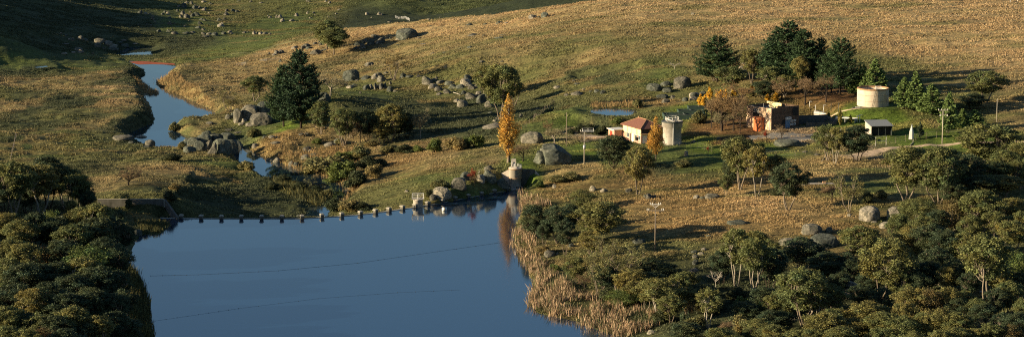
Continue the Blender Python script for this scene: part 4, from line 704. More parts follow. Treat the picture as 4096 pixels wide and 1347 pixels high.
def brickmat(name, a, b, mort, sc=3.2, dirt=None):
    n = N(name); t = n.n('ShaderNodeTexBrick'); tc = n.n('ShaderNodeTexCoord'); mp = n.n('ShaderNodeMapping'); mp.inputs['Rotation'].default_value = (PI / 2, 0, 0)
    n.l(tc.outputs['Object'], mp.inputs[0]); n.l(mp.outputs[0], t.inputs['Vector']); t.inputs['Scale'].default_value = sc
    for i, c in ((1, a), (2, b), (3, mort)): t.inputs[i].default_value = (*c, 1)
    f = n.noise(.9, 5, .7); c = n.mix(t.outputs['Color'], n.ramp(f, [(.35, (.55, .5, .45)), (.65, (1.2, 1.15, 1.05))]), 1.0, 'MULTIPLY')
    if dirt: c = n.mix(c, dirt, n.ramp(n.noise(1.1, 7, .75), [(.46, (0, 0, 0)), (.6, (.85, .85, .85))]))
    n.col(c).rough(.9, .15); return n.m
M['brick'] = brickmat('shaded brown brick', (.13, .085, .06), (.10, .065, .045), (.16, .13, .10))  # darkened brick, shade of the front put into its colour
M['ivybrick'] = brickmat('sunlit creeper streaked brick', (.66, .46, .31), (.56, .38, .25), (.7, .55, .42), dirt=(.12, .085, .045))  # brightened brick under the creeper, sunlight of the side wall in its colour
n = N('red tile roof'); wv = n.n('ShaderNodeTexWave'); wv.bands_direction = 'X'; wv.inputs['Scale'].default_value = 1.4; wv.inputs['Distortion'].default_value = .6; tc = n.n('ShaderNodeTexCoord'); n.l(tc.outputs['Object'], wv.inputs['Vector'])
w2 = n.n('ShaderNodeTexWave'); w2.bands_direction = 'Y'; w2.inputs['Scale'].default_value = 1.1; n.l(tc.outputs['Object'], w2.inputs['Vector'])
c = n.mix(n.ramp(wv.outputs['Fac'], [(.2, (.09, .04, .03)), (.7, (.25, .115, .08))]), n.ramp(w2.outputs['Fac'], [(.0, (.45, .45, .45)), (.35, (1.1, 1.1, 1.1))]), 1, 'MULTIPLY'); n.col(c).rough(.8, .2); M['tiles'] = n.m
n = N('rusted tank steel'); f = n.noise(1.0, 5, .65, stretch=(1.6, 1.6, .35)); n.col(n.ramp(f, [(.35, (.16, .035, .012)), (.5, (.50, .12, .03)), (.62, (.62, .28, .12)), (.72, (.3, .07, .02))])).rough(.7, .3); M['rust'] = n.m
n = N('red pond weed'); n.col(n.ramp(n.noise(.5, 4, .6), [(.3, (.24, .06, .035)), (.7, (.36, .11, .06))])).rough(.9, .1); M['weed'] = n.m

def draped(name, pts, width, mat, label, kind='structure', lift=.07, reg='D', cat=None, step=1.2):
    P = np.array([hit(reg, *p)[0][:2] for p in pts]); Q = [P[0]]
    for a, b in zip(P[:-1], P[1:]):
        m = max(1, int(np.linalg.norm(b - a) / step)); Q += [a + (b - a) * t for t in np.linspace(0, 1, m + 1)[1:]]
    Q = np.array(Q)
    for _ in range(6): Q[1:-1] = (Q[:-2] + Q[1:-1] * 2 + Q[2:]) / 4
    T = np.gradient(Q, axis=0); T /= np.linalg.norm(T, axis=1)[:, None]; Nn = np.stack([-T[:, 1], T[:, 0]], 1); K = 5; V = []; wd = np.interp(np.linspace(0, 1, len(Q)), np.linspace(0, 1, len(width)) if hasattr(width, '__len__') else [0, 1], width if hasattr(width, '__len__') else [width, width])
    wd = wd * (1 + .15 * vnoise(np.arange(len(Q)) / 3., np.zeros(len(Q)), 3))
    for k in range(K):
        q = Q + Nn * ((k / (K - 1) - .5) * wd)[:, None]; z = gh(q[:, 0], q[:, 1]) + lift * (1 if 0 < k < K - 1 else -.3); V.append(np.column_stack([q, z]))
    V = np.stack(V, 1); n_ = len(Q); i = np.arange(n_ * K).reshape(n_, K)
    f = np.stack([i[:-1, :-1], i[1:, :-1], i[1:, 1:], i[:-1, 1:]], -1).reshape(-1, 4)
    return tag(link(name, np_mesh(name, V.reshape(-1, 3), f, mat, smooth=True)), label, cat, None, kind)
draped('dirt_road', [(2130,398),(2170,388),(2215,378),(2260,371),(2330,364),(2400,361),(2480,358),(2600,357)], [9, 7, 3.6, 3.4, 3.2, 3.2, 3.2, 3.2], M['dirt'], 'pale dirt track running along the fence', lift=.1)
draped('yard', [(1885,346),(1950,342),(2020,345),(2110,347),(2150,352)], [7, 11, 14, 12, 6], M['yard'], 'grey gravel yard before the brick building')
draped('kerb', [(1860,352),(1900,350),(1960,346),(2025,339)], .35, M['cap'], 'pale kerb line at the yard edge', lift=.18)
draped('path', [(1425,336),(1470,341),(1530,343),(1575,349)], [4, 5, 6, 5], M['dirt'], 'bare earth track leading to the pump house')
draped('footpath', [(2050,292),(2110,284),(2150,276),(2190,272)], .8, M['dirt'], 'thin worn path up to the concrete tank')
draped('hill_track', [(560,138),(620,134),(700,112),(780,96)], 1.0, simple('worn grass', (.16, .17, .08), .95), 'faint grassy track below the golden hill')
M['track'] = simple('worn pale grass', (.36, .29, .17), .95)
draped('sheep_track', [(2080,50),(2200,45),(2350,42),(2500,36)], .6, M['track'], 'faint stock track high on the golden slope', lift=.05)
# red weed on the river
rw = wpoly([(322,156),(350,154.5),(400,155.5),(437,159),(441,163.5),(415,163),(380,162),(350,163),(332,159)], RIV)
me = bpy.data.meshes.new('red_weed'); me.from_pydata([(p[0], p[1], RIV + .02) for p in rw], [], [tuple(range(len(rw)))]); me.materials.append(M['weed']); tag(link('red_weed', me), 'mat of rust red weed floating across the river', None, None, 'stuff')

# ---- weir wall and blocks
mb = MB(); P = CREST
T_ = np.gradient(P, axis=0); T_ /= np.linalg.norm(T_, axis=1)[:, None]; Nn = np.stack([-T_[:, 1], T_[:, 0]], 1)
v = []
for p, q in zip(P, Nn): v += [(p[0] - q[0] * .25, p[1] - q[1] * .25, -6), (p[0] - q[0] * .25, p[1] - q[1] * .25, .10), (p[0] + q[0] * .5, p[1] + q[1] * .5, .10), (p[0] + q[0] * 1.6, p[1] + q[1] * 1.6, -6)]
fs = []
for i in range(len(P) - 1):
    a = i * 4; b = a + 4; fs += [(a, b, b + 1, a + 1), (a + 1, b + 1, b + 2, a + 2), (a + 2, b + 2, b + 3, a + 3)]
mb.poly(v, fs); wl = mb.build('weir_wall', M['dam']); tag(wl, 'long curved concrete weir with a thin pale crest line', 'weir')
def blk():
    m = MB(); m.box((0, 0, .32), (.85, 1.3, .55)); m.box((0, 0, .68), (1.25, 1.6, .2)); m.box((0, 0, .84), (.8, 1.1, .14)); return m
bm0 = None
for i, (u, vv) in enumerate(BLK):
    p = CREST[i + 1]; a = math.atan2(T_[i + 1][1], T_[i + 1][0])
    if bm0 is None:
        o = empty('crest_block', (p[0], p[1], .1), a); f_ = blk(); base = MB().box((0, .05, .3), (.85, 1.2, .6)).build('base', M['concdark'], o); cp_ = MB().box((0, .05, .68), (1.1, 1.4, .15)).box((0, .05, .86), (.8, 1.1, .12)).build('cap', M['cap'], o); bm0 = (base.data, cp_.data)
    else:
        o = empty('crest_block', (p[0], p[1], .1), a); link('base', bm0[0], o); link('cap', bm0[1], o)
    nth = ['first', 'second', 'third', 'fourth', 'fifth', 'sixth', 'seventh', 'eighth', 'ninth', 'tenth', 'eleventh', 'twelfth', 'thirteenth', 'fourteenth', 'fifteenth', 'sixteenth', 'seventeenth', 'eighteenth', 'nineteenth', 'twentieth', 'twenty-first'][i]
    tag(o, f'pale capped concrete block on the weir crest, {nth} from the spillway wall', 'concrete block', 'capped blocks along the weir crest')
# ---- left abutment wall
a = at_z('D', 245, 501, 3.75); b = at_z('D', 413, 501, 3.75); c = at_z('D', 446, 546, .6)
def wallseg(mb, p, q, z0, z1, zb, th=.5):
    d = np.array([q[0] - p[0], q[1] - p[1]]); d /= np.linalg.norm(d); nn = np.array([-d[1], d[0]]) * th
    mb.poly([(p[0], p[1], zb), (q[0], q[1], zb), (q[0], q[1], z1), (p[0], p[1], z0), (p[0] + nn[0], p[1] + nn[1], zb), (q[0] + nn[0], q[1] + nn[1], zb), (q[0] + nn[0], q[1] + nn[1], z1), (p[0] + nn[0], p[1] + nn[1], z0)], [(0, 1, 2, 3), (7, 6, 5, 4), (3, 2, 6, 7), (0, 3, 7, 4), (1, 5, 6, 2)])
o = empty('spillway_wall', (a[0], a[1], 0)); L = lambda p: (p[0] - a[0], p[1] - a[1])
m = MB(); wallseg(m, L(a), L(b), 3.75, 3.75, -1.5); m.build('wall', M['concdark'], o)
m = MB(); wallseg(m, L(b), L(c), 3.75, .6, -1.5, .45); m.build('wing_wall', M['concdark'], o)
m = MB(); m.tube((0, 0, 3.8), (b[0] - a[0], b[1] - a[1], 3.8), .1, n=4); m.build('coping', M['cap'], o); m = MB(); m.box((b[0] - a[0], b[1] - a[1] - .1, 1.9), (.25, .25, 3.7)); m.build('corner_post', M['cap'], o)
tag(o, 'long dark concrete spillway wall with pale coping and sloping wing', 'retaining wall')

# ---- railing helper
def railing(mb, pts, h=1.0, r=.035, posts=True):
    for k in (h, h * .5): mb.path([(p[0], p[1], p[2] + k) for p in pts], r, 4)
    if posts:
        for p in pts: mb.tube(p, (p[0], p[1], p[2] + h), r, n=4)
ring = lambda r, z, n=14, a0=0, a1=2 * PI: [(r * math.cos(a0 + (a1 - a0) * k / n), r * math.sin(a0 + (a1 - a0) * k / n), z) for k in range(n + 1)]
# ---- valve tower by the weir
q = at_z('G8', 402, 476, 0.0); tx, ty = q[0], q[1] + 1.7
o = empty('valve_tower', (tx, ty, 0), 0, 'round concrete valve tower with a tapered box on top at the end of the weir', 'tower')
MB().lathe([(1.75, -3), (1.62, 0), (1.60, 2.6), (1.72, 2.62), (1.72, 5.1), (1.85, 5.12), (1.85, 5.4), (0, 5.4)], 40).build('shaft', M['conc'], o, smooth=True)
m = MB(); m.lathe([(1.64, 2.45), (1.80, 2.5), (1.80, 2.62), (1.6, 2.64)], 40); m.lathe([(1.86, 5.0), (1.93, 5.05), (1.93, 5.2), (1.86, 5.22)], 40); m.build('band', M['stain'], o)
m = MB(); m.poly([(-1.25, -.8, 5.4), (.35, -.8, 5.4), (.35, .9, 5.4), (-1.25, .9, 5.4), (-1.05, -.5, 7.8), (.15, -.5, 7.8), (.15, .6, 7.8), (-1.05, .6, 7.8)], [(0, 1, 5, 4), (1, 2, 6, 5), (2, 3, 7, 6), (3, 0, 4, 7), (4, 5, 6, 7)]); m.build('valve_house', M['conc'], o)
m = MB(); m.box((-.95, -.78, 6.5), (.2, .1, 1.4)); m.box((-.2, -.74, 6.1), (.5, .06, 1.0)); m.build('panel', M['white'], o)
m = MB(); railing(m, [(x, y, 5.4) for x, y, z in ring(1.7, 0, 8, -.9, 1.2)], .9, .04); m.build('railing', M['steel'], o)
m = MB(); m.box((1.2, -1.3, .15), (2.0, 1.0, .3)); m.build('footing', M['concdark'], o)
o = empty('wing_wall', (tx, ty, 0), 0, 'sloping pale concrete wall reaching from the valve tower into the bank', 'retaining wall')
m = MB(); wallseg(m, (-5.8, 2.2), (-1.4, .6), 2.4, 5.0, -1, .45); m.build('panel', M['conc'], o)
m = MB(); wallseg(m, (-5.6, 1.3), (-1.5, .2), 1.3, 2.4, -1, .4); m.build('lower_step', M['conc'], o)
o = empty('wing_wall', (tx, ty, 0), 0, 'dark concrete wall with a triangular pale end right of the valve tower', 'retaining wall')
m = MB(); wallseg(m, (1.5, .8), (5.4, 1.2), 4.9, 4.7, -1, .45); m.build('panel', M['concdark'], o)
m = MB(); wallseg(m, (5.45, .9), (8.0, -.4), 4.3, 1.6, -1, .45); m.build('end_panel', M['conc'], o)
o = empty('steel_stair', (tx + 2.0, ty - .3, 0), 0, 'dark steel ladder stair leaning beside the valve tower', 'stairs'); m = MB()
for s in (0, .9): m.tube((s, 0, .5), (s + 1.3, 1.0, 5.0), .05, n=4)
m.build('rail', M['darksteel'], o); m = MB()
for k in range(12): t = k / 12; m.box((.45 + 1.3 * t, t, .5 + 4.5 * t), (.9, .2, .05))
m.build('tread', M['darksteel'], o)
# ---- small pier in the lake
q = at_z('Z3', 914, 748, 0.0); o = empty('gauge_pier', (q[0], q[1] + 1.2, 0), 0, 'short round concrete pier with white railing standing by the weir', 'pier')
MB().lathe([(1.25, -2), (1.25, 1.9), (1.3, 1.92), (1.3, 2.1), (0, 2.1)], 28).build('shaft', M['conc'], o, smooth=True); MB().box((0, 0, 2.2), (3.2, 2.2, .2)).build('deck', M['cap'], o)
m = MB(); railing(m, [(-1.5, -1, 2.3), (0, -1, 2.3), (1.5, -1, 2.3), (1.5, 1, 2.3), (0, 1, 2.3), (-1.5, 1, 2.3), (-1.5, -1, 2.3)], 1.15, .05); m.build('railing', M['white'], o); MB().box((-.6, -1.35, .4), (.9, .4, .7)).build('gauge_box', M['concdark'], o)
q = at_z('D', 1118, 529, 0); o = empty('buoy', (q[0], q[1], 0), .3, 'white drum shaped buoy floating before the weir', 'buoy'); MB().tube((-.55, 0, .35), (.55, 0, .35), .48, n=18).build('drum', M['white'], o, smooth=True); MB().tube((-.1, 0, .35), (.1, 0, .35), .5, n=18).build('band', M['concdark'], o)
# ---- floating lines
M['line'] = simple('dark wet rope', (.05, .065, .085), .7, .1, 2, bump=0)
for nm, pts, lab, r in (('float_line', [(378,693),(500,690),(700,680),(900,661),(1100,632),(1290,605)], 'thin dark float line crossing the lake nearer the weir', .014), ('float_line', [(390,806),(500,790),(600,775),(800,750),(1000,735),(1180,727)], 'faint dark float line crossing the lower lake', .009)):
    P_ = [at_z('D', u, v, .02) for u, v in pts]; Q = []
    for a_, b_ in zip(P_[:-1], P_[1:]): Q += [a_ + (b_ - a_) * t for t in np.linspace(0, 1, 9)[:-1]]
    m = MB(); m.path([tuple(p) for p in Q], r, 4); o = empty(nm, (0, 0, 0), 0, lab, 'rope'); m.build('rope', M['line'], o)
    m = MB()
    for p in Q[::2]: m.lathe([(0, .0), (.06, .03), (.06, .08), (0, .1)], 6, tuple(p))
    k_ = m.build('float', M['line'], o); k_['kind'] = 'stuff'
# ---- pump house (long wall faces the sun, end wall faces the lake)
q, _ = hit('H5', 345, 592); th = math.atan2(.41, .91)
o = empty('pump_house', (q[0], q[1], 5.95), th, 'cream pump house with a red tiled hip roof and pinkish base', 'house')
# local x: width to the right-back, local -y: towards camera; long wall along +y from the corner
Wd, Lg, Hh = 7.0, 11.7, 4.5
m = MB(); m.box((Wd / 2, Lg / 2, 1.1), (Wd, Lg, 2.6)); m.build('lower_wall', M['pinkbrick'], o)
m = MB(); m.box((Wd / 2, Lg / 2, 3.45), (Wd + .04, Lg + .04, 2.1)); m.build('upper_wall', M['cream'], o)
m = MB(); e = .55; z = Hh; m.poly([(-e, -e, z), (Wd + e, -e, z), (Wd + e, Lg + e, z), (-e, Lg + e, z), (Wd / 2, 3.3, z + 2.2), (Wd / 2, Lg - 3.3, z + 2.2), (-e, -e, z - .15), (Wd + e, -e, z - .15), (Wd + e, Lg + e, z - .15), (-e, Lg + e, z - .15)], [(0, 1, 4), (1, 2, 5, 4), (2, 3, 5), (3, 0, 4, 5), (6, 7, 1, 0), (7, 8, 2, 1), (8, 9, 3, 2), (9, 6, 0, 3), (9, 8, 7, 6)]); rf = m.build('roof', M['tiles'], o)
m = MB(); m.tube((Wd / 2, 3.3, z + 2.22), (Wd / 2, Lg - 3.3, z + 2.22), .12, n=6)
for s in ((-e, -e, 3.3), (Wd + e, -e, 3.3), (-e, Lg + e, Lg - 3.3), (Wd + e, Lg + e, Lg - 3.3)): m.tube((s[0], s[1], z + .03), (Wd / 2, s[2], z + 2.22), .1, n=6)
m.build('ridge_tiles', M['stain'], rf); MB().box((Wd / 2, Lg - 3.6, z + 2.35), (.5, .5, .5)).build('chimney', M['stain'], rf)
for yy, w_ in ((1.0, 1.3), (3.2, 1.2), (8.2, 1.4)):
    f_ = MB().box((-.03, yy, 1.75), (.08, w_, 1.4)).build('window', M['white'], o); MB().box((-.06, yy, 1.75), (.07, w_ - .2, 1.2)).build('pane', M['glass'], f_)
MB().box((-.03, 5.3, 1.25), (.1, 1.3, 2.5)).build('door', M['white'], o); MB().box((-.04, 6.4, 1.25), (.1, .7, 2.5)).build('door', M['darkint'], o); MB().box((-.35, 2.2, 1.35), (.6, .8, .9)).build('meter_box', M['darkint'], o)
for k in range(5): MB().box((-.04, .1 + k * (Lg - .2) / 4, 3.45), (.06, .16, 2.05)).build('pilaster', M['stain'], o)
MB().box((1.2, -.06, 1.3), (1.3, .12, 2.4)).build('end_door', M['white'], o); MB().box((4.2, -.04, 2.0), (2.2, .1, 1.6)).build('end_window', M['glass'], o); MB().box((3.2, -.5, 3.0), (7.4, 1.4, .12)).build('awning', M['stain'], o); MB().box((Wd / 2, -.06, 3.75), (Wd, .1, 1.5)).build('end_shade', M['darkint'], o)  # last box is a dark panel standing in for shade under the eaves
o2 = empty('annex', (q[0], q[1], 5.95), th, 'low pink annex with flat white roof and red door behind the pump house', 'annex')
MB().box((-1.1, Lg + 2.1, 1.3), (3.4, 4.0, 2.9)).build('wall', M['pinkbrick'], o2); MB().box((-1.1, Lg + 2.1, 2.85), (4.2, 4.8, .2)).build('roof', M['white'], o2); MB().box((-2.85, Lg + 2.2, 1.2), (.12, 1.2, 2.2)).build('door', M['red'], o2)
# ---- round concrete tower beside it
q, _ = hit('H5', 728, 606); o = empty('concrete_tower', (q[0], q[1] + 2.7, 6.4), 0, 'squat grey concrete tower with a thicker rim and railings beside the pump house', 'tower')
MB().lathe([(2.72, -1), (2.7, 5.2), (3.05, 5.3), (3.05, 6.7), (3.15, 6.72), (3.15, 6.95), (2.85, 6.95), (2.8, 6.6), (0, 6.6)], 48).build('shaft', M['greyconc'], o, smooth=True)
MB().lathe([(3.07, 6.6), (3.2, 6.66), (3.2, 7.0), (3.1, 7.02)], 48).build('rim', M['darksteel'], o)
m = MB(); railing(m, [(x, y + .6, 6.9) for x, y, z_ in ring(2.0, 0, 12)], 1.1, .05); m.build('railing', M['white'], o)
m = MB(); m.box((-.6, -.6, 6.95), (1.6, 1.2, .5)); m.box((1.2, .3, 6.85), (1.0, 1.4, .4)); m.build('hatch', M['cap'], o)
m = MB(); m.tube((.1, -2.95, -.5), (.1, -2.95, 7.2), .11, n=8); m.tube((.1, -2.95, 7.2), (-1.6, -1.2, 7.7), .11, n=8); m.build('pipe', M['white'], o, smooth=True); m = MB(); m.tube((-.2, 0, 6.9), (-2.0, 1.5, 9.4), .07, n=6); m.tube((1.3, .5, 6.9), (1.3, .5, 8.9), .06, n=6); m.tube((.5, .5, 6.9), (.5, .5, 8.7), .06, n=6); m.build('davit', M['darksteel'], o)
# ---- brick building
q, _ = hit('C5', 650, 716); th2 = math.atan2(.62, .78); o = empty('brick_building', (q[0], q[1], 9.0), th2, 'two storey flat roofed brick building with a creeper streaked sunlit side wall', 'building')
L1, W1, H1 = 10.4, 11.6, 6.6
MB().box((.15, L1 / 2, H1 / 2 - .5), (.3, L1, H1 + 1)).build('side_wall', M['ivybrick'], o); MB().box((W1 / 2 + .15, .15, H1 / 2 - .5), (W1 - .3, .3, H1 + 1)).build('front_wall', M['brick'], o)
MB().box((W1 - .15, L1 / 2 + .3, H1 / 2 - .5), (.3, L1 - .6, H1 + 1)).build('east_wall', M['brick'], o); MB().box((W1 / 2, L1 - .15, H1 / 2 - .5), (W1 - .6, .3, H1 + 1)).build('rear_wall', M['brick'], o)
rf = MB().box((W1 / 2, L1 / 2, H1 - .75), (W1 - .6, L1 - .6, .2)).build('roof', M['roofgrey'], o)
m = MB(); m.poly([(4.2, .35, H1 - .6), (8.5, 1.2, H1 - .6), (8.5, 1.6, H1 - .6), (4.2, .75, H1 - .6), (4.2, .35, H1 + 1.3), (8.5, 1.2, H1 + .9), (8.5, 1.6, H1 + .9), (4.2, .75, H1 + 1.3)], [(0, 1, 5, 4), (1, 2, 6, 5), (2, 3, 7, 6), (3, 0, 4, 7), (4, 5, 6, 7)])
m.v = [(x - 0, y + 1.2, z_) for x, y, z_ in m.v]; 
MB().box((5.2, 3.4, H1 + .2), (.3, 5.0, 1.8)).build('parapet', M['cream'], rf); MB().box((5.2, 1.0, H1 + .1), (3.2, .3, .5)).build('parapet', M['brick'], rf); MB().box((W1 - 2.2, L1 - 1.5, H1 + .1), (.25, 4.6, .6)).build('parapet', M['cream'], rf)
for x_, y_ in ((1.2, 1.0), (2.2, 1.5), (6.6, 7), (1.5, 9.8)): MB().box((x_, y_, H1 - .4), (1.0, .8, .45)).build('vent', M['white'], rf)
MB().tube((.8, 4.0, H1 - .6), (.8, 4.0, H1 + 1.0), .06, n=6).build('vent_pipe', M['white'], rf)
f_ = MB().box((-.03, 6.2, 4.5), (.1, 2.6, 3.0)).build('window', M['darkint'], o); m = MB()
for k in range(5): m.box((-.09, 6.2, 4.9 + k * .25), (.06, 2.4, .06))
m.build('louvre', M['white'], f_)
MB().box((W1 - 1.6, -.03, 5.0), (2.2, .1, 2.3)).build('window', M['darkint'], o); MB().box((6.9, -.04, 1.35), (1.9, .1, 2.9)).build('door', M['blue'], o); MB().box((6.9, -.3, 3.2), (1.9, .7, .7)).build('door_hood', M['white'], o); MB().box((5.1, -.04, 2.2), (1.1, .08, 1.3)).build('window', M['darkint'], o)
for x_ in (8.55, 9.85):
    for z_ in (1.35, 2.35): s_ = MB().box((x_, -.05, z_ - .1), (1.0, .08, .62)).build('notice_board', M['white'], o); MB().box((x_, -.1, z_ - .1), (.6, .04, .16)).build('notice', M['darksteel'], s_)
MB().box((6.9, -.66, 3.25), (1.0, .03, .2)).build('sign', M['darksteel'], o)
m = MB(); m.tube((-.15, .5, -.5), (-.15, .5, 3.4), .12, n=8); m.build('downpipe', M['white'], o)
q2, _ = hit('C5', 578, 716); o = empty('rusty_tank', (q2[0] - .2, q2[1] + 1.2, 8.9), 0, 'orange rusted steel tank against the brick building side wall', 'tank')
MB().lathe([(1.75, -.5), (1.75, 3.7), (1.7, 3.8), (0, 3.95)], 36).build('shell', M['rust'], o, smooth=True)
m = MB()
for k in (.1, 1.3, 2.5, 3.7): m.lathe([(1.76, k), (1.83, k + .04), (1.76, k + .08)], 36)
m.build('hoop', M['stain'], o)
# ---- open concrete tank
q, _ = hit('Z5', 605, 183); o = empty('open_tank', (q[0], q[1] + 4.75, 13.5), 0, 'open topped cream concrete water tank with stained rim and ladder', 'water tank')
r_ = 4.78; MB().lathe([(r_, -1), (r_, 5.55), (r_ - .3, 5.55), (r_ - .3, .3), (0, .3)], 72).build('shell', M['tankconc'], o, smooth=False)
MB().lathe([(r_ + .01, 5.15), (r_ + .05, 5.2), (r_ + .05, 5.62), (r_ - .32, 5.62), (r_ - .33, 5.2)], 72).build('rim', M['stain'], o)
m = MB()
for k in (1.85, 3.6): m.lathe([(r_, k), (r_ + .03, k + .03), (r_, k + .06)], 72)
m.build('joint', M['stain'], o)
m = MB()
for s in (-.25, .25): m.tube((-.9 + s, -r_ - .5, -.2), (.5 + s, -r_ - .1, 6.2), .05, n=5)
for k in range(14): t = k / 14; m.tube((-1.15 + 1.4 * t, -r_ - .5 + .4 * t, -.2 + 6.4 * t), (-.65 + 1.4 * t, -r_ - .5 + .4 * t, -.2 + 6.4 * t), .035, n=4)
m.build('ladder', M['darksteel'], o)
m = MB(); railing(m, [(.2, -r_ + .2, 5.6), (1.8, -r_ + .2, 5.6), (1.8, -r_ + 1.6, 5.6), (.2, -r_ + 1.6, 5.6)], .9, .05); m.box((1, -r_ + .8, 5.65), (1.8, 1.5, .08)); m.build('platform', M['steel'], o)
q, _ = hit('K7', 340, 350); o = empty('valve_pit', (q[0], q[1], 13.5), 0, 'low white valve pit lid left of the open concrete tank', 'valve pit'); MB().box((0, 0, .15), (3.0, 1.0, .4)).build('pit', M['concdark'], o); MB().box((.2, -.2, .42), (1.4, .7, .15)).build('lid', M['white'], o)
# ---- shed
q, _ = hit('K7', 488, 655); o = empty('shed', (q[0], q[1], 9.5), R(6), 'small grey shed with an open dark front and pale sheet roof', 'shed')
MB().poly([(0, 0, 0), (.15, 0, 0), (.15, 7, 0), (0, 7, 0), (0, 0, 2.7), (.15, 0, 2.7), (.15, 7, 3.4), (0, 7, 3.4)], [(0, 1, 5, 4), (1, 2, 6, 5), (2, 3, 7, 6), (3, 0, 4, 7), (4, 5, 6, 7)]).build('side_wall', M['greyconc'], o)
MB().box((4.2, 0, 1.3), (.12, .12, 2.7)).box((2.2, .05, 1.3), (.1, .1, 2.6)).build('post', M['darksteel'], o); MB().box((3.2, 6.9, 1.6), (6, .12, 3.2)).box((6.1, 3.4, 1.5), (.12, 7, 3)).build('rear_wall', M['darksteel'], o); MB().box((3.1, 1.2, 1.2), (5.8, .08, 2.4)).build('dark_front', M['darkint'], o)  # dark panel across the front stands in for the unlit interior
MB().poly([(-.3, -.4, 2.75), (6.5, -.4, 2.75), (6.5, 7.3, 3.5), (-.3, 7.3, 3.5), (-.3, -.4, 2.9), (6.5, -.4, 2.9), (6.5, 7.3, 3.65), (-.3, 7.3, 3.65)], [(3, 2, 1, 0), (4, 5, 6, 7), (0, 1, 5, 4), (1, 2, 6, 5), (2, 3, 7, 6), (3, 0, 4, 7)]).build('roof', M['shedroof'], o)
# ---- white pointed stone
q, _ = hit('K7', 912, 680); o = link('pointed_stone', MB().poly([(-.75, -.3, -.3), (.25, -.5, -.3), (.85, .35, -.3), (-.3, .6, -.3), (-.55, -.25, 2.2), (.2, -.4, 2.4), (.75, .25, 2.1), (-.2, .4, 2.2), (.05, 0, 4.4), (.2, .05, 4.35)], [(0, 1, 5, 4), (1, 2, 6, 5), (2, 3, 7, 6), (3, 0, 4, 7), (4, 5, 9, 8), (5, 6, 9), (6, 7, 8, 9), (7, 4, 8)]).build('x', M['white']).data); o.location = (q[0], q[1] + .3, q[2]); bpy.data.objects.remove(bpy.data.objects['x'])
tag(o, 'tall white pointed stone standing on the lawn by the fence', 'standing stone')
# ---- filter basins behind the tower
def basin(reg, x, y, w_, d_, h_, lab, rz=0.05):
    q, sc = hit(reg, x, y); o = empty('filter_basin', (q[0], q[1] + d_ / 2, q[2]), rz, lab, 'basin'); t = .25
    MB().box((0, -d_ / 2, h_ / 2 - .4), (w_, t, h_ + .8)).box((0, d_ / 2, h_ / 2 - .4), (w_, t, h_ + .8)).box((-w_ / 2 + t / 2, 0, h_ / 2 - .4), (t, d_ - t, h_ + .8)).box((w_ / 2 - t / 2, 0, h_ / 2 - .4), (t, d_ - t, h_ + .8)).build('wall', M['greenmetal'], o)
    MB().box((0, 0, h_ - .5), (w_ - .55, d_ - .3, .1)).build('floor', M['darksteel'], o); m = MB(); m.box((0, -d_ / 2 - .02, h_ + .05), (w_ + .1, .35, .08)).box((0, 0, h_ - .1), (.25, d_ - .3, .2)).build('walkway', M['roofgrey'], o)
basin('H5', 875, 300, 13, 6, 1.5, 'long dark green filter basin nearest the round tower'); basin('H5', 950, 238, 8, 4, 1.3, 'shorter dark green filter basin behind the long one'); basin('H5', 1050, 188, 7, 3, 1.2, 'farthest dark green filter basin by the yellow poplars')
# ---- settling bay right of the brick building
q, _ = hit('C5', 880, 700); o = empty('settling_bay', (q[0] + .5, q[1] + 3, 9.0), th2 * .3, 'dark walled settling bay with black railing beside the brick building', 'basin')
MB().box((5.0, 0, .6), (9.5, .4, 2.2)).build('wall', M['concdark'], o); MB().box((5.0, 8, 1.2), (9.5, .4, 3.2)).build('rear_wall', M['concdark'], o); MB().box((9.8, 4, 1.0), (.4, 7.5, 2.6)).build('side_wall', M['concdark'], o)
m = MB(); railing(m, [(x_, -.1, 1.7) for x_ in (.4, 2.7, 5, 7.3, 9.6)], 1.0, .05); m.build('railing', M['darksteel'], o); m = MB(); railing(m, [(x_, 8.1, 2.8) for x_ in (.4, 2.7, 5, 7.3, 9.6)], 1.0, .05); m.build('railing', M['darksteel'], o)
q, _ = hit('C5', 990, 612); o = empty('concrete_hopper', (q[0], q[1], q[2]), -.5, 'white slanting concrete hopper edge right of the brick building', 'hopper'); MB().poly([(-2.4, 0, 0), (2.4, 0, 0), (2.4, 1.4, 0), (-2.4, 1.4, 0), (-2.4, 0, 1.2), (2.4, 0, .6), (2.4, 1.4, .6), (-2.4, 1.4, 1.2)], [(0, 1, 5, 4), (1, 2, 6, 5), (2, 3, 7, 6), (3, 0, 4, 7), (4, 5, 6, 7)]).build('body', M['white'], o); MB().box((0, -.04, .3), (4.7, .06, .12)).build('rim', M['stain'], o)
q, _ = hit('K7', 215, 520); o = empty('pipe_rack', (q[0], q[1] + 1, q[2]), -.35, 'white pipe rack of parallel rails behind the three cypress columns', 'pipe rack')
for k in range(4): MB().tube((-3, k * .8, 1.7), (3.4, k * .8, 1.5), .09, n=6).build('pipe', M['white'], o)
for x_ in (-2.8, 0, 3): MB().box((x_, 1.2, .7), (.14, 2.6, 1.7)).build('support', M['steel'], o)
q, _ = hit('K7', 90, 660); o = empty('caravan_tank', (q[0], q[1], q[2]), 0, 'white panelled tank glimpsed behind the yard gum trees', 'tank'); MB().box((0, 1.2, 1.2), (4.2, 2.2, 2.2)).build('body', M['white'], o); MB().box((0, .05, 1.3), (3.6, .08, .5)).build('panel', M['steel'], o); o.name = 'panel_tank'
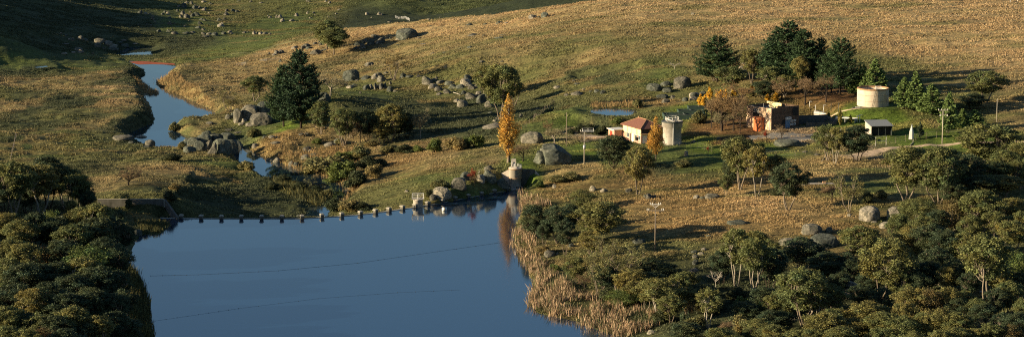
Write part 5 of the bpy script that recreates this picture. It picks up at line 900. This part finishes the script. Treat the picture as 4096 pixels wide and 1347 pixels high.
# ---- poles
def pole(reg, x, yb, yt, lab, kind, mat='timber'):
    q, sc = hit(reg, x, yb); h = (yb - yt) / REG[reg][2] / sc; nm = 'power_pole' if kind in 'ABD' else 'post'
    o = empty(nm, tuple(q), 0, lab, 'power pole' if kind in 'ABD' else 'post'); MB().tube((0, 0, -.5), (0, 0, h), .16 if nm == 'power_pole' else .09, .11 if nm == 'power_pole' else .08, n=8).build('shaft', M[mat], o, smooth=True)
    if kind == 'A':
        MB().box((0, -.1, h - .25), (2.6, .14, .16)).build('crossarm', M['insul'], o, ); MB().box((0, -.1, h - 1.7), (3.9, .16, .2)).build('crossarm', M['timber'], o)
        m = MB(); m.tube((-.9, -.1, h - .3), (0, -.1, h - 1.0), .06, n=5); m.tube((.9, -.1, h - .3), (0, -.1, h - 1.0), .06, n=5); m.build('brace', M['insul'], o)
        for x_ in (-1.2, -.7, .7, 1.2): MB().tube((x_, -.1, h - .2), (x_, -.1, h + .2), .09, n=6).build('insulator', M['insul'], o)
        for x_ in (-1.9, -1.5, 1.5, 1.9): MB().tube((x_, -.1, h - 1.65), (x_, -.1, h - 1.2), .1, n=6).build('insulator', M['insul'], o)
    if kind == 'B':
        for k in (.3, 3.0): MB().box((0, -.12, h - k), (2.4, .16, .18)).build('crossarm', M['timber'], o)
        m = MB(); m.box((1.0, .5, h - .2), (3.4, .1, .12)); m.box((1.0, -.5, h - .2), (3.4, .1, .12)); railing(m, [(-.6, -.5, h - .2), (1, -.5, h - .2), (2.6, -.5, h - .2)], .9, .05); m.build('platform', M['steel'], o)
        for x_ in (-1.1, -.5, .5, 1.1): MB().tube((x_, -.12, h - .2), (x_, -.12, h + .25), .09, n=6).build('insulator', M['insul'], o)
        MB().tube((.0, -.45, h - 5.2), (.0, -.45, h - 4.0), .36, n=12).build('transformer', M['steel'], o, smooth=True)
    if kind == 'D':
        MB().box((0, -.1, h - .3), (2.8, .14, .16)).build('crossarm', M['palepole'], o); MB().box((.2, -.1, h - 1.5), (2.2, .14, .16)).build('crossarm', M['palepole'], o)
        for x_ in (-1.3, -.5, .5, 1.3): MB().tube((x_, -.1, h - .25), (x_, -.1, h + .15), .08, n=6).build('insulator', M['insul'], o)
        for x_ in (-.8, 1.2): MB().tube((x_, -.1, h - 1.5), (x_, -.1, h - 2.0), .14, n=6).build('insulator', M['insul'], o)
    if kind == 'L': MB().box((.25, 0, h), (.9, .2, .12)).build('lamp_head', M['insul'], o)
    return o
pole('D', 1648, 629, 509, 'timber power pole with two white topped crossarms in the brown field', 'A'); pole('Z4', 408, 505, 312, 'power pole carrying a steel platform and transformer beside the huge boulder', 'B', 'palepole'); pole('Z4', 308, 406, 210, 'thin plain timber pole behind the huge cracked boulder', 'P')
pole('Z5', 984, 388, 192, 'pale power pole with crossarms beside the dirt road', 'D', 'palepole'); pole('Z5', 1291, 268, 133, 'plain slanting pole on the slope right of the conifers', 'P', 'palepole'); pole('C1', 474, 336, 238, 'short pale post half hidden under the shore trees', 'P', 'palepole'); pole('C1', 463, 290, 245, 'short dark stake beside the pale post on the shore', 'P')
pole('C5', 950, 617, 541, 'white steel post with a strut beside the brick building', 'P', 'white'); pole('C5', 1007, 600, 543, 'small lamp post behind the golden cypress columns', 'L', 'steel'); pole('C5', 1057, 585, 528, 'left one of two dark leaning posts below the concrete tank', 'P', 'darksteel'); pole('C5', 1108, 600, 527, 'right one of two dark leaning posts below the concrete tank', 'P', 'darksteel')
pole('K7', 340, 500, 432, 'left lamp post above the grey shed roof', 'L', 'white'); pole('K7', 368, 500, 420, 'right lamp post above the grey shed roof', 'L', 'white'); pole('C5', 912, 555, 518, 'short white post at the tank side path', 'L', 'white'); pole('T4', 2414, 32, -5, 'left white post at the top of the golden hill', 'P', 'white'); pole('T4', 2488, 18, -5, 'right white post at the top of the golden hill', 'P', 'white')
# ---- fences
def fence(reg, pts, lab, h=1.3, r=.04, mesh=False, n=None, mat='timber', cat='fence', name='wire_fence', wr=.012):
    P_ = [hit(reg, *p)[0] for p in pts]; Q = []
    for a_, b_ in zip(P_[:-1], P_[1:]):
        k = max(1, int(round(np.linalg.norm(b_ - a_) / (n or 4.0)))); Q += [a_ + (b_ - a_) * t for t in np.linspace(0, 1, k + 1)[:-1]]
    Q.append(P_[-1]); o = empty(name, tuple(Q[0]), 0, lab, cat); me0 = None; O = np.array(Q[0])
    Q = [np.array([p[0], p[1], float(gh(p[0], p[1]))]) - O for p in Q]
    for p in Q:
        if me0 is None: c_ = MB().tube((0, 0, -.3), (0, 0, h), r, n=6).build('post', M[mat], o); me0 = c_.data
        else: c_ = link('post', me0, o)
        c_.location = tuple(p); c_.rotation_euler = (random.uniform(-.04, .04), random.uniform(-.05, .05), 0)
    m = MB()
    for k in ((.2, .4, .6, .8, 1.0) if mesh else (.35, .7, .97)): m.path([(p[0], p[1], p[2] + h * k) for p in Q], wr, 3)
    m.build('wire', M['darksteel' if mesh else 'steel'], o)
fence('Z5', [(605,402),(665,400),(720,385),(778,377),(835,370),(893,362),(952,356),(1010,350),(1120,345),(1290,340)], 'wire fence with pale posts along the dirt road by the white stone', 2.0)
fence('C7', [(60,225),(160,218),(270,210),(345,215),(475,218),(545,196),(618,196),(720,170),(830,158)], 'wire fence crossing the green lawn below the brick building', 1.7, .04)
fence('H5', [(580,640),(815,640),(880,650),(945,650),(1025,650),(1110,670),(1200,690)], 'thin wire fence on the lawn beside the round tower', 1.9, .035)
fence('Z4', [(30,328),(80,292),(120,262),(160,225),(200,190),(238,160)], 'dark mesh fence running diagonally up the grassy bank', 1.5, .05, True, 2.5, 'timber')
fence('Z2', [(62,478),(70,440),(80,395),(90,345)], 'old leaning timber fence on the left paddock', 1.2, .09, False, 6, 'timber'); fence('Z2', [(95,352),(200,352),(360,348)], 'dark wire fence crossing the left paddock', 1.0, .05, True, 5, 'timber')
fence('T1', [(2360,662),(2405,655),(2452,652)], 'short timber rail fence by the grassy river crossing', 1.3, .12, False, 5, 'timber', wr=.06); fence('T2', [(1390,182),(1450,190),(1500,195),(1530,212)], 'white timber yard rails beyond the golden ridge', 1.2, .07, False, 5, 'white', wr=.05); fence('T2', [(40,618),(110,612),(240,596)], 'low dark rail fence left of the two hill trees', 1.0, .1, False, 7, 'timber', wr=.04)
q, _ = hit('K7', 535, 750); o = empty('field_gate', tuple(q), R(20), 'steel mesh gate with a small sign beside the dirt road', 'gate'); m = MB(); railing(m, [(0, 0, 0), (3.4, 0, 0)], 2.6, .06); m.build('frame', M['steel'], o); MB().box((1.1, -.06, 1.6), (.9, .05, .6)).build('sign', M['greenmetal'], o)
q, _ = hit('K7', 278, 800); o = empty('marker_box', tuple(q), 0, 'small twin white marker boxes lying by the road end', 'box'); MB().box((-.35, 0, .2), (.6, .5, .45)).build('box', M['white'], o); MB().box((.45, 0, .2), (.6, .5, .45)).build('box', M['white'], o)
def log(reg, x0_, y0_, x1_, y1_, r, lab, mat='deadwood'):
    a_, _ = hit(reg, x0_, y0_); b_, _ = hit(reg, x1_, y1_); o = empty('fallen_log', tuple((a_ + b_) / 2), 0, lab, 'log'); d = (b_ - a_) / 2
    MB().tube(tuple(-d + (0, 0, r * .8)), tuple(d + (0, 0, r * .9)), r, r * .55, 8).build('trunk', M[mat], o, smooth=True); m = MB(); m.tube((0, 0, r), (d[0] * .4, d[1] * .3, 1.1), r * .4, .03, 5); m.tube(tuple(d * .5 + (0, 0, r)), tuple(d * .7 + (.2, 0, 1.3)), r * .35, .02, 5); m.build('branch', M[mat], o)
log('C8', 942, 498, 998, 517, .14, 'bleached fallen log lying among the hillside boulders'); log('C8', 250, 178, 300, 172, .2, 'pale log near the boulder pile of the golden hill'); log('C7', 655, 248, 690, 205, .1, 'thin dead branch leaning on the yard gum trunk'); log('K7', 895, 750, 940, 715, .12, 'pale stick leaning beside the dirt road'); log('C3', 880, 598, 1020, 606, .25, 'pale fallen log on the dark forest floor'); log('G8', 20, 345, 50, 325, .1, 'bent pale branch above the rocks by the weir')
q, _ = hit('Z4', 984, 455); o = empty('tree_stump', tuple(q), 0, 'cut grey tree stump on the lawn by the round tower', 'stump'); MB().lathe([(.75, -.2), (.55, .3), (.5, 1.15), (0, 1.2)], 12).build('stump', M['timber'], o); MB().lathe([(.48, 1.16), (.3, 1.24), (0, 1.24)], 12).build('cut_face', M['palepole'], o)
q, _ = hit('C7', 610, 402); o = empty('concrete_slab', tuple(q), .05, 'long low concrete slab lying in the shade of the field trees', 'slab'); MB().box((0, 0, .1), (10, 1.2, .5)).build('slab', M['greyconc'], o); MB().box((2.4, .2, .5), (.8, .6, .5)).build('rusty_block', M['stain'], o)
# ------------------------------------------------------------------ reeds and tussocks (nobody could count them)
def blades(P, h, w, lean, colf, name, label, mat='reed', nb=5, spread=.3):
    """fans of thin blades at ground points P (n,3)"""
    n_ = len(P); r = rng; base = np.repeat(P, nb, 0) + np.column_stack([r.normal(size=(n_ * nb, 2)) * spread, np.zeros(n_ * nb)])
    hh = np.repeat(h, nb) * r.uniform(.6, 1.15, n_ * nb); a = r.uniform(0, 2 * PI, n_ * nb); ww = w * r.uniform(.6, 1.4, n_ * nb)
    t = np.column_stack([np.cos(a), np.sin(a), np.zeros(len(a))]); ln = np.column_stack([r.normal(size=(n_ * nb, 2)) * lean * hh[:, None], np.zeros(n_ * nb)])
    z = np.array([0, 0, 1.0]); b0 = base - z * .1
    v = np.stack([b0 - t * ww[:, None], b0 + t * ww[:, None], base + ln * .5 + z * hh[:, None] * .6 + t * ww[:, None] * .8, base + ln + z * hh[:, None]], 1).reshape(-1, 3)
    f = np.arange(len(v)).reshape(-1, 4)
    me = np_mesh(name, v, f, M[mat], np.clip(colf(np.repeat(P, nb, 0), n_ * nb), .005, 1)); return tag(link(name, me), label, None, None, 'stuff')
def in_poly(reg, pts, dens, z=None):
    Q = np.array([(at_z(reg, *p, z) if z is not None else hit(reg, *p)[0])[:2] for p in pts]); mn, mx = Q.min(0), Q.max(0); n_ = int((mx - mn).prod() * dens); p = mn + rng.random((n_, 2)) * (mx - mn); p = p[pip(p[:, 0], p[:, 1], Q)]
    return np.column_stack([p, np.maximum(gh(p[:, 0], p[:, 1]), z if z is not None else -99)])
def reedcol(P, n_):
    t = rng.random(n_)[:, None]; return (np.array([.55, .41, .26]) * (1 - t) + np.array([.31, .19, .11]) * t) * rng.uniform(.45, 1.25, (n_, 1)) * np.where(rng.random((n_, 1)) < .38, np.array([[.20, .30, .20]]), 1)
P1 = in_poly('D', [(1308,484),(1330,500),(1375,520),(1380,535),(1330,540),(1302,538),(1312,505)], 2.6, 0)
P2 = in_poly('D', [(1292,572),(1325,575),(1340,610),(1360,655),(1395,700),(1440,738),(1500,765),(1580,785),(1650,812),(1660,835),(1600,850),(1560,852),(1500,832),(1440,808),(1380,792),(1345,782),(1330,765),(1333,735),(1348,715),(1332,680),(1303,645),(1286,610)], 3.4, 0)
P1 = np.vstack([P1, P2]); _g = fbm(P1[:, 0] / 2.2, P1[:, 1] / 4, 71, 3); P1 = P1[_g + rng.normal(size=len(P1)) * .14 > .03]
blades(P1, rng.uniform(.9, 2.0, len(P1)), .06, .22, reedcol, 'reeds', 'tan and straw reed bed along the lake shore', nb=7, spread=.45)
def dk(P, n_): return np.array([.07, .075, .03]) * rng.uniform(.5, 1.4, (n_, 1)) * np.where(rng.random((n_, 1)) < .25, np.array([[2.4, 1.9, 1.5]]), 1)
P3 = in_poly('D', [(318,668),(345,690),(362,730),(372,760),(374,800),(384,850),(380,900),(330,900),(320,800),(300,700)], 3.0, 0); P4 = in_poly('D', [(335,560),(425,562),(420,570),(400,588),(352,590)], 2, 0.05)
P3 = np.vstack([P3, P4]); blades(P3, np.where(P3[:, 1] > 530, .55, 1.0) * rng.uniform(1.4, 2.4, len(P3)), .07, .15, dk, 'dark_reeds', 'dark green reeds along the left lake shore', nb=6, spread=.35)
def tan(P, n_): return np.array([.34, .23, .10]) * rng.uniform(.5, 1.3, (n_, 1))
P6 = in_poly('D', [(690,450),(742,464),(795,482),(838,498),(800,520),(720,500),(690,480)], 2, RIV + .05); blades(P6, rng.uniform(.8, 1.8, len(P6)), .07, .2, dk, 'dark_river_reeds', 'dark scrub and reeds along the shaded lower river', nb=6, spread=.4)
L_ = [in_poly('D', pts, d, RIV if rr else None) for pts, d, rr in (([(330,200),(350,203),(376,222),(400,235),(378,240),(352,232)], 1.5, 1), ([(392,204),(450,200),(470,225),(540,270),(545,282),(500,262),(445,237),(414,227)], .8, 1), ([(655,365),(700,370),(745,385),(800,395),(790,430),(745,440),(700,405)], .8, 0), ([(800,440),(870,430),(900,470),(880,500),(850,520),(840,480)], .6, 0), ([(745,375),(900,365),(930,400),(880,430),(800,430)], .5, 0), ([(1560,258),(1600,262),(1620,268),(1610,274),(1560,271),(1490,272),(1490,262)], 1.2, 0))]
P5 = np.vstack(L_); blades(P5, rng.uniform(.7, 1.6, len(P5)), .06, .2, tan, 'river_reeds', 'straw coloured reeds along the winding river', nb=6, spread=.4)
# tussocks over the pasture, dense near, sparser far
def tuss(y0, y1, dens, size, hgt, name, label, nb=4):
    hw0 = lambda y: (y * math.tan(HFOV / 2) + 14)
    n_ = int(2 * hw0(y1) * (y1 - y0) * dens); x = rng.uniform(-hw0(y1), hw0(y1), n_); y = rng.uniform(y0, y1, n_); k = np.abs(x) < hw0(y); x, y = x[k], y[k]
    g = fbm(x / 9, y / 5, 61, 3) + .35 * fbm(x / 2.5, y / 1.6, 62, 2); k = g + rng.normal(size=len(x)) * .12 > -.05; x, y = x[k], y[k]
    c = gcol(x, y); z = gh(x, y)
    lawn = (c[:, 1] > c[:, 0] * 1.18); k = ~(lawn & (rng.random(len(x)) < .985))
    k &= ~((c[:, 0] > c[:, 1] * 1.55) & (rng.random(len(x)) < .9))
    for P in (LAKE, RIVER, UPPOOL, POND, PUDDLE): k &= ~(pip(x, y, P))
    for (rg, u, v, zz, r0, r1) in FLATS:
        q = at_z(rg, u, v, zz); k &= np.hypot(x - q[0], y - q[1]) > r0 * .8
    yc = np.interp(x, cx, cy); k &= ~((np.abs(y - yc - 1) < 1.6) & (x > cx[0]) & (x < cx[-1]))
    x, y, z, c = x[k], y[k], z[k], c[k]; P = np.column_stack([x, y, z - .03]); m = len(x)
    colr = np.repeat(c * rng.uniform(.75 if y0 < 600 else .85, 1.65 if y0 < 600 else 1.2, (m, 1)) * 1.0, nb, 0)
    return blades(P, rng.uniform(.55, 1.25, m) * hgt, size, .45, lambda a_, b_: colr * rng.uniform(.8, 1.2, (b_, 1)), name, label, nb=nb, spread=size * 1.9)
tuss(405, 700, 4.2, .085, .36, 'tussock_grass', 'clumpy dry tussock grass over the near slopes', 5)
tuss(700, 1260, 1.7, .13, .46, 'far_tussock_grass', 'dry tussock grass over the far pastures', 5)
# ------------------------------------------------------------------ a label of its own for every surveyed tree and boulder
LM = [(1290,450,'the round valve tower'),(1392,385,'the huge cracked boulder'),(1545,283,'the blue pond'),(1600,330,'the pump house'),(1690,330,'the squat round tower'),(1950,295,'the brick building'),(2202,245,'the open concrete tank'),(2293,330,'the white pointed stone'),(735,230,'the riverside pines'),(1022,85,'the giant hilltop boulder'),
 (840,105,'the two round hill trees'),(380,157,'the red river weed'),(340,130,'the upstream pool'),(530,365,'the rock outcrop in the river'),(340,515,'the spillway wall'),(1050,505,'the railed pier'),(1648,570,'the two-armed power pole'),(2195,532,'the two tall pale boulders'),(2060,595,'the dark boulder pair in the forest edge'),(2135,735,'the sloping pale rock slab'),(450,290,'the wide river bend'),
 (2370,330,'the pale roadside power pole'),(198,440,'the old timber paddock fence'),(1380,700,'the orange reed bed'),(345,760,'the dark left reeds'),(1360,40,'the paired boulders atop the golden slope'),(870,185,'the upright oval boulder'),(980,180,'the broad sparse tree in the boulders'),(660,285,'the four big riverside boulders'),(1720,205,'the dark craggy boulder by the solitary pine'),(550,50,'the white yard rails' if False else 'the far hillside boulder field'),(2500,300,'the plain slanting pole'),(1850,110,'the solitary pine'),(2040,120,'the tall pine grove'),(2080,320,'the golden cypress columns'),(700,410,'the creek stones'),(820,400,'the bushy river thicket'),(1980,780,'the bleached fallen branches'),(2290,640,'the grand pale-limbed gum'),(2430,700,'the thick dark trunk deep in the forest'),(2300,790,'the lower forest edge'),(1530,690,'the willowy olive tree'),(1900,640,'the bone white forked trunk'),(120,430,'the pale-stemmed gums above the spillway'),(230,640,'the big leafy grove beside the lake'),(60,700,'the shadowed grove edge'),(200,780,'the rusty crowned gum')]
from collections import defaultdict
LM = [(a, b, c) for a, b, c in LM]
ORD = ['', 'second ', 'third ', 'fourth ', 'fifth ', 'sixth ', 'seventh ', 'eighth ', 'ninth ', 'tenth ', 'eleventh ', 'twelfth ', 'thirteenth ', 'fourteenth ']
ADJ = dict(gum='olive crowned', palegum='pale-stemmed', round='round bushy', ball='round topped', dark='dark shady', red='rusty tinged', bright='bright green', thin='sparse spreading', pine='dark', cedar='layered green', poplar='orange', yellow='yellow', cypress='golden', bare='brown leafless', palebare='pale leafless', redbush='reddish twiggy', shrub='olive', sapling='slender', dead='bleached')
NOUN = dict(thin='wattle tree', pine='pine', cedar='cedar', poplar='poplar', yellow='little poplar', cypress='cypress', bare='tree', palebare='tree', redbush='bush', shrub='bush', sapling='sapling', dead='dead limb', rock='boulder')
B = defaultdict(list)
for it in ITEMS:
    o, u, v, cat, adj, lab, h, kind = it
    if lab: continue
    a = adj or ((ADJ[kind]) if kind != 'rock' else 'grey')
    if kind not in ('rock', 'yellow', 'redbush', 'sapling', 'dead', 'cypress'): a = ('tall ' if h > 9.5 else 'short ' if h < (5.5 if kind != 'shrub' else 1.6) else '') + a
    l = min(LM, key=lambda t: math.hypot(t[0] - u, (t[1] - v) * 1.6)); dx, dy = u - l[0], (v - l[1]) * 1.6
    side = ('right of' if dx > 0 else 'left of') if abs(dx) > abs(dy) else ('below' if dy > 0 else 'above')
    B[(a, NOUN.get(kind, 'gum'), side, l[2])].append((math.hypot(dx, dy), it))
GRP = dict(boulder='granite boulders scattered over the valley', tree='trees scattered through the valley', shrub='bushes by the water and boulders', conifer='young cedars near the concrete tank', poplar='little yellow poplars behind the bare trees')
for (a, nn, side, lm), L_ in B.items():
    L_.sort(key=lambda t: t[0])
    for i, (_, it) in enumerate(L_):
        o = it[0]
        o['label'] = f'{a} {nn}, {ORD[min(i, 13)]}nearest {side} {lm}'.replace('  ', ' ')
        if i > 13: o['label'] = f'{a} {nn}, farther out {side} {lm}'
        g = GRP.get(it[3]) or (it[3] + 's in the valley')
        if 'group' not in o: o['group'] = g
for it in ITEMS:
    if 'group' not in it[0] and it[5]: it[0]['group'] = GRP.get(it[3]) or (it[3] + 's in the valley')
for o in [o for o in bpy.data.objects if o.type == 'MESH' and o.users_collection == ()]: pass
